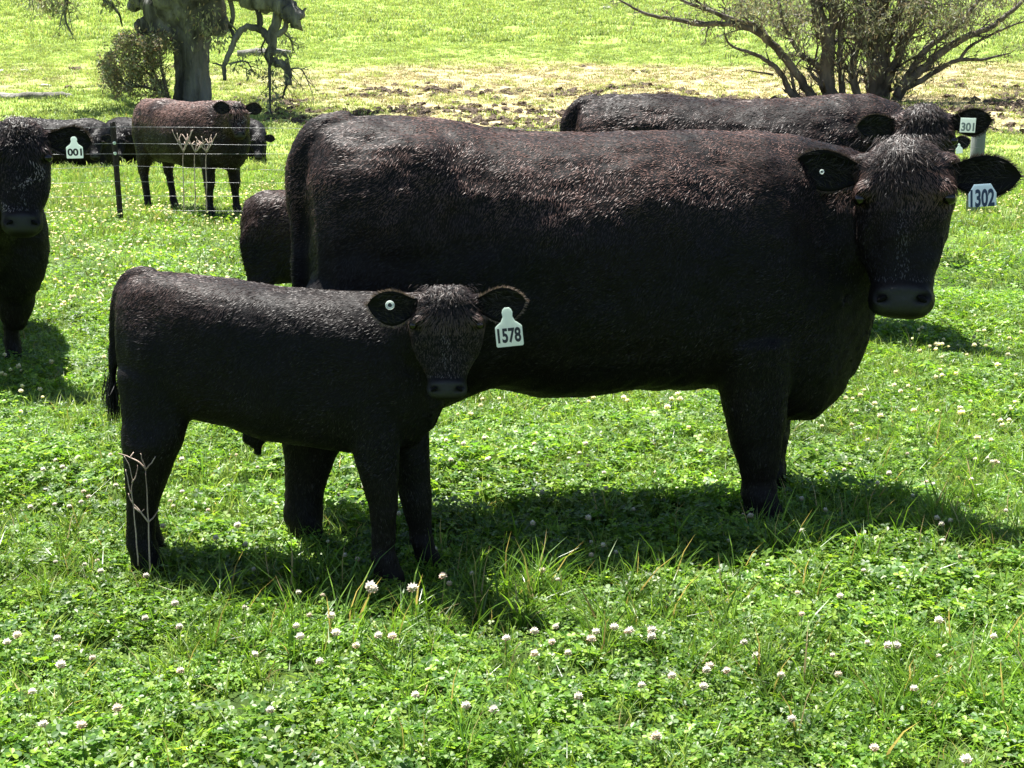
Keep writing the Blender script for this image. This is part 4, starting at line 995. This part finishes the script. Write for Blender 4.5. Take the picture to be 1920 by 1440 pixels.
# big old gum on the left
Y0 = 37.0; base = at(362, 195, Y0); base.z = gz(base.x, Y0) - .1
s = Soup(); rr = random.Random(5); tips = []
tr = [(362, 215, .68), (361, 190, .60), (361, 150, .53), (360, 115, .52), (359, 85, .56), (356, 55, .68), (352, 25, .95), (350, 0, 1.1), (352, -40, 1.1), (350, -90, 1.0), (345, -150, .85)]
P2, R2 = smooth_path([at(a_, b_, Y0) for a_, b_, _ in tr], [c_ * 1.03 for _, _, c_ in tr], 5)
V, F = tube(P2, R2, 64, RB=[q * .8 for q in R2], wob=.02, seed=4, ridge=.11); s.add(V, F)
for (a_, b_, c_) in [(330, 30, .5), (385, 20, .55), (300, 40, .3), (410, 45, .28), (345, 75, .3), (295, 20, .38)]:
    V, F = ellipsoid(at(a_, b_, Y0 - .35), (c_, c_ * .6, c_ * 1.2), nu=12, nv=9); s.add(V, F)
B = lambda pts, ra, rb, tw=0, L=.8, Y=Y0, droop=.2: branch_px(s, rr, pts, Y, ra, rb, tips, tw, L, droop=droop)
B([(310, 55), (285, 48), (268, 50), (256, 50)], .34, .12); B([(300, 10), (270, -2), (245, 4)], .3, .22); B([(268, 50), (262, 40), (258, 44)], .1, .05)
B([(400, -30, -1), (455, -15, -1), (490, 2, -1.2), (525, 8, -1.3), (545, 26, -1.4), (563, 42, -1.4)], .3, .24); B([(560, 35, -1.4), (568, 22, -1.4), (574, 15, -1.4)], .05, .02)
B([(515, 5, -1.2), (520, 30, -1.2), (512, 60, -1.2), (510, 90, -1.2), (503, 110, -1.2), (520, 118, -1.2), (535, 125, -1.2), (542, 160, -1.2)], .14, .09)
B([(510, 80, -1.2), (500, 68, -1.2), (485, 53, -1.2), (458, 52, -1.2), (442, 70, -1.2), (430, 100, -1.2), (420, 125, -1.2), (421, 150, -1.2)], .11, .05)
B([(485, 53, -1.2), (488, 40, -1.2), (482, 10, -1.2), (478, -10, -1.2)], .08, .07); B([(512, 65, -1.2), (530, 60, -1.2), (538, 40, -1.2), (540, 25, -1.2)], .09, .05)
B([(430, -10, -.8), (437, 30, -.8), (432, 50, -.8), (438, 68, -.8), (437, 90, -.8)], .07, .04)
B([(503, 112, -1.2), (512, 100, -1.2), (525, 96, -1.2), (537, 106, -1.2)], .06, .04)
B([(505, 115, -1.2), (506, 160, -1.2), (507, 200, -1.2), (506, 238, -1.2)], .05, .015, 1, .3); B([(537, 110, -1.2), (545, 140, -1.2), (535, 165, -1.2), (530, 185, -1.2)], .05, .02, 1, .5)
B([(420, 125, -1.2), (408, 120, -1.2), (398, 118, -1.2)], .03, .015); B([(540, 130, -1.2), (565, 130, -1.2), (580, 160, -1.2)], .025, .01, 1, .4)
B([(430, 120, -1.2), (460, 115, -1.2), (475, 135, -1.2)], .03, .012, 1, .5); B([(515, 5, -1.2), (535, -15, -1.2), (560, -40, -1.2)], .12, .06, 2, 1.0)
for q in [[(425, 40, -1), (445, 60, -.8), (440, 85, -1)], [(530, 60, -1.2), (545, 75, -1), (550, 95, -1)], [(500, 70, -1), (490, 90, -.9), (495, 105, -1)]]: B(q, .03, .012, 1, .4)
# hanging twigs top left and crown above the frame
t2 = []
def B2(pts, ra, rb, tw, L): branch_px(s, rr, pts, Y0 - .6, ra, rb, t2, tw, L, droop=.6)
B2([(330, -90), (260, -70), (180, -40), (130, -15), (125, 10), (122, 35), (135, 65)], .12, .02, 1, .5)
B2([(330, -80), (250, -50), (195, -10), (212, 12), (224, 28), (229, 50)], .1, .015, 0, .4); B2([(180, -40), (120, -30), (75, -15), (60, 5)], .06, .02, 1, .4)
B2([(122, 10), (115, 35), (112, 50)], .03, .01, 1, .3)
for k in range(9):
    a_ = rr.uniform(-300, 330); b_ = rr.uniform(-330, -110)
    branch_px(s, rr, [(345, -110), (345 + a_ * .5, (b_ - 110) * .5 - 30, rr.uniform(-2, 2)), (345 + a_, b_, rr.uniform(-4, 4))], Y0, .4, .08, tips, 2, 1.5)
cl = [tuple(q) for q in tips if q.z > at(0, -75, Y0).z]; random.Random(1).shuffle(cl)
V1, F1, C1 = leaves(cl[:260], 45, .2, 3, GUM, .5)
low = [tuple(at(a_, b_, Y0 - .6)) for a_, b_ in [(85, 5), (75, 12), (62, 2), (95, 8), (100, 2), (130, 12), (118, 8), (210, 2), (208, 8)]]
V2, F2, C2 = leaves(low, 55, .16, 4, GUM, .14)
mid = [tuple(at(a_, b_, Y0 - 1.2)) for a_, b_ in [(520, 130), (522, 150), (517, 110), (512, 170), (530, 100), (508, 190), (540, 75), (525, 8), (515, 0), (415, 75), (470, 128), (445, 118), (412, 60), (405, 85)]]
V3, F3, C3 = leaves(mid, 36, .15, 5, GUM, .16)
grey = [tuple(at(a_, b_, Y0 - 1.0)) for a_, b_ in [(378, 30), (385, 70), (372, 50), (395, 45), (300, 60), (405, 20)]]
V4, F4, C4 = leaves(grey, 35, .14, 6, GUM, .2)
n1, n2, n3 = len(V1), len(V2), len(V3)
finish_tree('gum_tree', base, s, (np.concatenate([V1, V2, V3, V4]), np.concatenate([F1, F2 + n1, F3 + n1 + n2, F4 + n1 + n2 + n3]), np.concatenate([C1, C2, C3, C4])),
            'old thick-trunked gum tree with dead hooked limbs on the left', 'tree', M_bark)
# regrowth shrub left of the trunk
Ys = 36.2; base = at(318, 192, Ys); base.z = gz(base.x, Ys) - .05; s = Soup(); tips = []
for pts in ([(318, 195), (305, 165), (290, 150), (270, 130), (245, 110)], [(318, 190), (300, 160), (285, 125), (280, 100)], [(312, 180), (280, 165), (245, 160), (220, 150)], [(316, 185), (305, 140), (300, 110), (305, 85)]):
    branch_px(s, rr, pts, Ys, .05, .015, tips, 2, .55)
cs = []
r9 = random.Random(9)
while len(cs) < 150:
    a_, b_ = r9.uniform(195, 325), r9.uniform(58, 188)
    e = ((a_ - 245) / 50) ** 2 + ((b_ - 125) / 62) ** 2; e2 = ((a_ - 295) / 30) ** 2 + ((b_ - 88) / 32) ** 2; e3 = ((a_ - 280) / 35) ** 2 + ((b_ - 165) / 20) ** 2
    if (min(e, e2, e3) < 1) and r9.random() < .9: cs.append(tuple(at(a_, b_, Ys + r9.uniform(-.7, .7))))
finish_tree('sapling', base, s, leaves(cs, 60, .095, 8, [tuple(1.35 * v for v in q) for q in GUM] + [(.32, .22, .15)], .1, .2, .2), 'grey-green leafy sapling growing beside the thick gum trunk', 'sapling', M_bark2)
# many-stemmed gum on the right
Yr = 38.0; base = at(1580, 200, Yr); base.z = gz(base.x, Yr) - .1; s = Soup(); tips = []; rr = random.Random(12)
def R(pts, ra, rb, tw=2, L=.9): branch_px(s, rr, pts, Yr, ra, rb, tips, tw, L)
R([(1556, 215), (1556, 190), (1554, 140), (1552, 90), (1540, 40), (1530, 0), (1520, -60)], .24, .13, 2)
R([(1552, 90), (1562, 50), (1560, 10), (1568, -40)], .13, .08, 2)
R([(1579, 210), (1577, 150), (1575, 90), (1578, 30), (1585, -40)], .10, .06, 1)
R([(1640, 210, .5), (1645, 170, .5), (1648, 120, .5), (1640, 60, .5), (1650, 0, .5), (1660, -60, .5)], .34, .22, 3)
R([(1535, 200), (1515, 170), (1490, 130), (1455, 90), (1420, 60), (1370, 45), (1310, 45), (1260, 35), (1215, 28), (1180, 10), (1155, -4)], .14, .02, 1, .6)
R([(1500, 200), (1480, 170), (1465, 140), (1440, 115), (1410, 100), (1370, 85), (1358, 62)], .10, .02, 1, .5)
R([(1455, 90), (1420, 50), (1385, 40), (1330, 20), (1290, 5), (1250, -15)], .09, .03, 2, .7)
R([(1420, 60), (1380, 48), (1340, 45), (1300, 38)], .05, .02, 1, .5); R([(1400, 55), (1350, 30), (1310, 5), (1300, -10)], .05, .02, 1, .6)
R([(1520, 200), (1500, 185), (1488, 165), (1484, 140), (1482, 125)], .07, .03, 1, .4); R([(1450, 140), (1420, 135), (1390, 130)], .03, .01, 0)
R([(1545, 130), (1520, 115), (1500, 100), (1488, 80), (1470, 50), (1460, 0)], .09, .04, 3, .8)
R([(1610, 195), (1600, 150), (1590, 130), (1580, 125)], .08, .04, 1); R([(1620, 200, .3), (1605, 165), (1600, 110), (1615, 60), (1610, 0), (1600, -60)], .12, .07, 3)
R([(1675, 200, .3), (1695, 160), (1730, 130), (1770, 95), (1810, 70), (1850, 55), (1880, 35), (1915, 5), (1950, -25)], .15, .04, 1, .7)
R([(1690, 170), (1730, 150), (1770, 125), (1800, 112), (1840, 112), (1870, 105), (1895, 100)], .09, .015, 1, .5)
R([(1680, 180), (1710, 130), (1740, 90), (1790, 55), (1820, 20), (1850, -20)], .1, .04, 2, .8); R([(1800, 112), (1815, 90), (1840, 75), (1880, 55), (1920, 40)], .05, .02, 1, .6)
R([(1650, 180, .4), (1680, 120, .2), (1700, 70), (1730, 20), (1750, -40)], .15, .08, 3); R([(1648, 150, .4), (1620, 90, .2), (1580, 40), (1560, -20)], .1, .06, 2)
R([(1640, 120, .4), (1670, 60, .3), (1690, 10), (1700, -50)], .12, .07, 3)
ru = random.Random(21); up = []
def blob(cx, cy, rx, ry, n_):
    for _ in range(n_):
        q = ru.uniform(0, 6.28); k = math.sqrt(ru.random()); up.append(tuple(at(cx + rx * k * math.cos(q), cy + ry * k * math.sin(q), Yr + ru.uniform(-1.3, 1.6))))
for b_ in [(1440, 15, 75, 40, 34), (1500, 60, 40, 45, 16), (1540, 10, 60, 30, 14), (1620, 40, 60, 60, 38), (1690, 50, 70, 70, 46), (1760, 20, 80, 50, 44), (1840, 0, 75, 38, 34), (1600, 110, 35, 35, 6), (1700, 120, 40, 35, 8),
           (1660, 150, 60, 30, 5), (1400, 0, 50, 30, 12), (1560, -80, 250, 60, 90), (1700, -150, 200, 60, 70), (1470, 0, 40, 50, 10)]: blob(*b_)
tp = [tuple(q) for q in tips if q.z > at(0, 150, Yr).z]; random.Random(3).shuffle(tp)
A1 = leaves(up, 40, .15, 9, [tuple(.72 * v for v in q) for q in GUM], .17, .7, .13); A2 = leaves(tp[:420], 8, .14, 10, [tuple(.72 * v for v in q) for q in GUM], .12, .7, .13)
finish_tree('gum_tree', base, s, (np.concatenate([A1[0], A2[0]]), np.concatenate([A1[1], A2[1] + len(A1[0])]), np.concatenate([A1[2], A2[2]])),
            'many-stemmed gum tree with spreading limbs behind the cows on the right', 'tree', M_bark2)

# fallen logs
def log(pts, Y, ra, label):
    P_ = [at(a_, b_, Y) for a_, b_ in pts]; c = P_[0].copy(); P2, R2 = smooth_path([q - c for q in P_], [ra * k for k in ([.8] + [1] * (len(P_) - 2) + [.5])], 4)
    for i in range(len(P2)):
        w_ = P2[i] + c; P2[i].z = gz(w_.x, w_.y) - c.z + ra * .45
    V, F = tube(P2, R2, 12, wob=.18, seed=3); o = obj('fallen_log', mesh_np('fallen_log', V, F, True), M_log); o.location = c; tag(o, label, 'log', 'fallen logs on the hill foot')
log([(-60, 186), (0, 184), (45, 182), (80, 178), (110, 174), (135, 176)], 38.5, .13, 'weathered grey log lying in the grass at the left edge')
log([(445, 84), (480, 88), (510, 90), (545, 92)], 54, .2, 'dark fallen log lying on the hill behind the old gum tree')

# clods of bare soil and dung on the dusty strip, and pale stones
def clod_mesh(seed):
    rr = random.Random(seed); V, F = ellipsoid((0, 0, .0), (.5, .42, .26), nu=9, nv=6)
    V = [tuple(Vector(v) * rr.uniform(.7, 1.25)) for v in V]; m = mesh_np('clod', V, F); return m
cls = [src_obj('clod_src', clod_mesh(i), M_clod) for i in range(6)]
x, y = frustum_pts(29, 55, 26, 50, lambda x, y, r: (dirt_mask(x, y) > .3) & (vnoise(x, y, 2.2, 51) + .7 * vnoise(x, y, .6, 52) + r.normal(0, .12, len(x)) + np.clip((40 - y) / 16, -.45, .4) > .2))
scatter('soil_clods', 'dark dry soil clods broken up on the bare strip', 'soil clods', place(x, y, 0), cls, .07 + .28 * r_.random(len(x)) ** 2, .4, 53)
sg = random.Random(8)
for (px, Y, sc_, lab) in [(20, 47, .35, 'leftmost pale stone in the grass left of the gum trunk'), (68, 48, .22, 'small pale stone right of the leftmost stone'), (105, 43, .2, 'pale stone below the other two left stones'), (1130, 84, .45, 'pale stone high on the bright green hillside')]:
    x0 = (px - 960) / FPX * Y; o = obj('stone', clod_mesh(int(px)), M_stone); o.location = (x0, Y, gz(x0, Y) + .03); o.scale = (sc_ * 1.6, sc_, sc_); tag(o, lab, 'stone', 'pale stones in the grass')
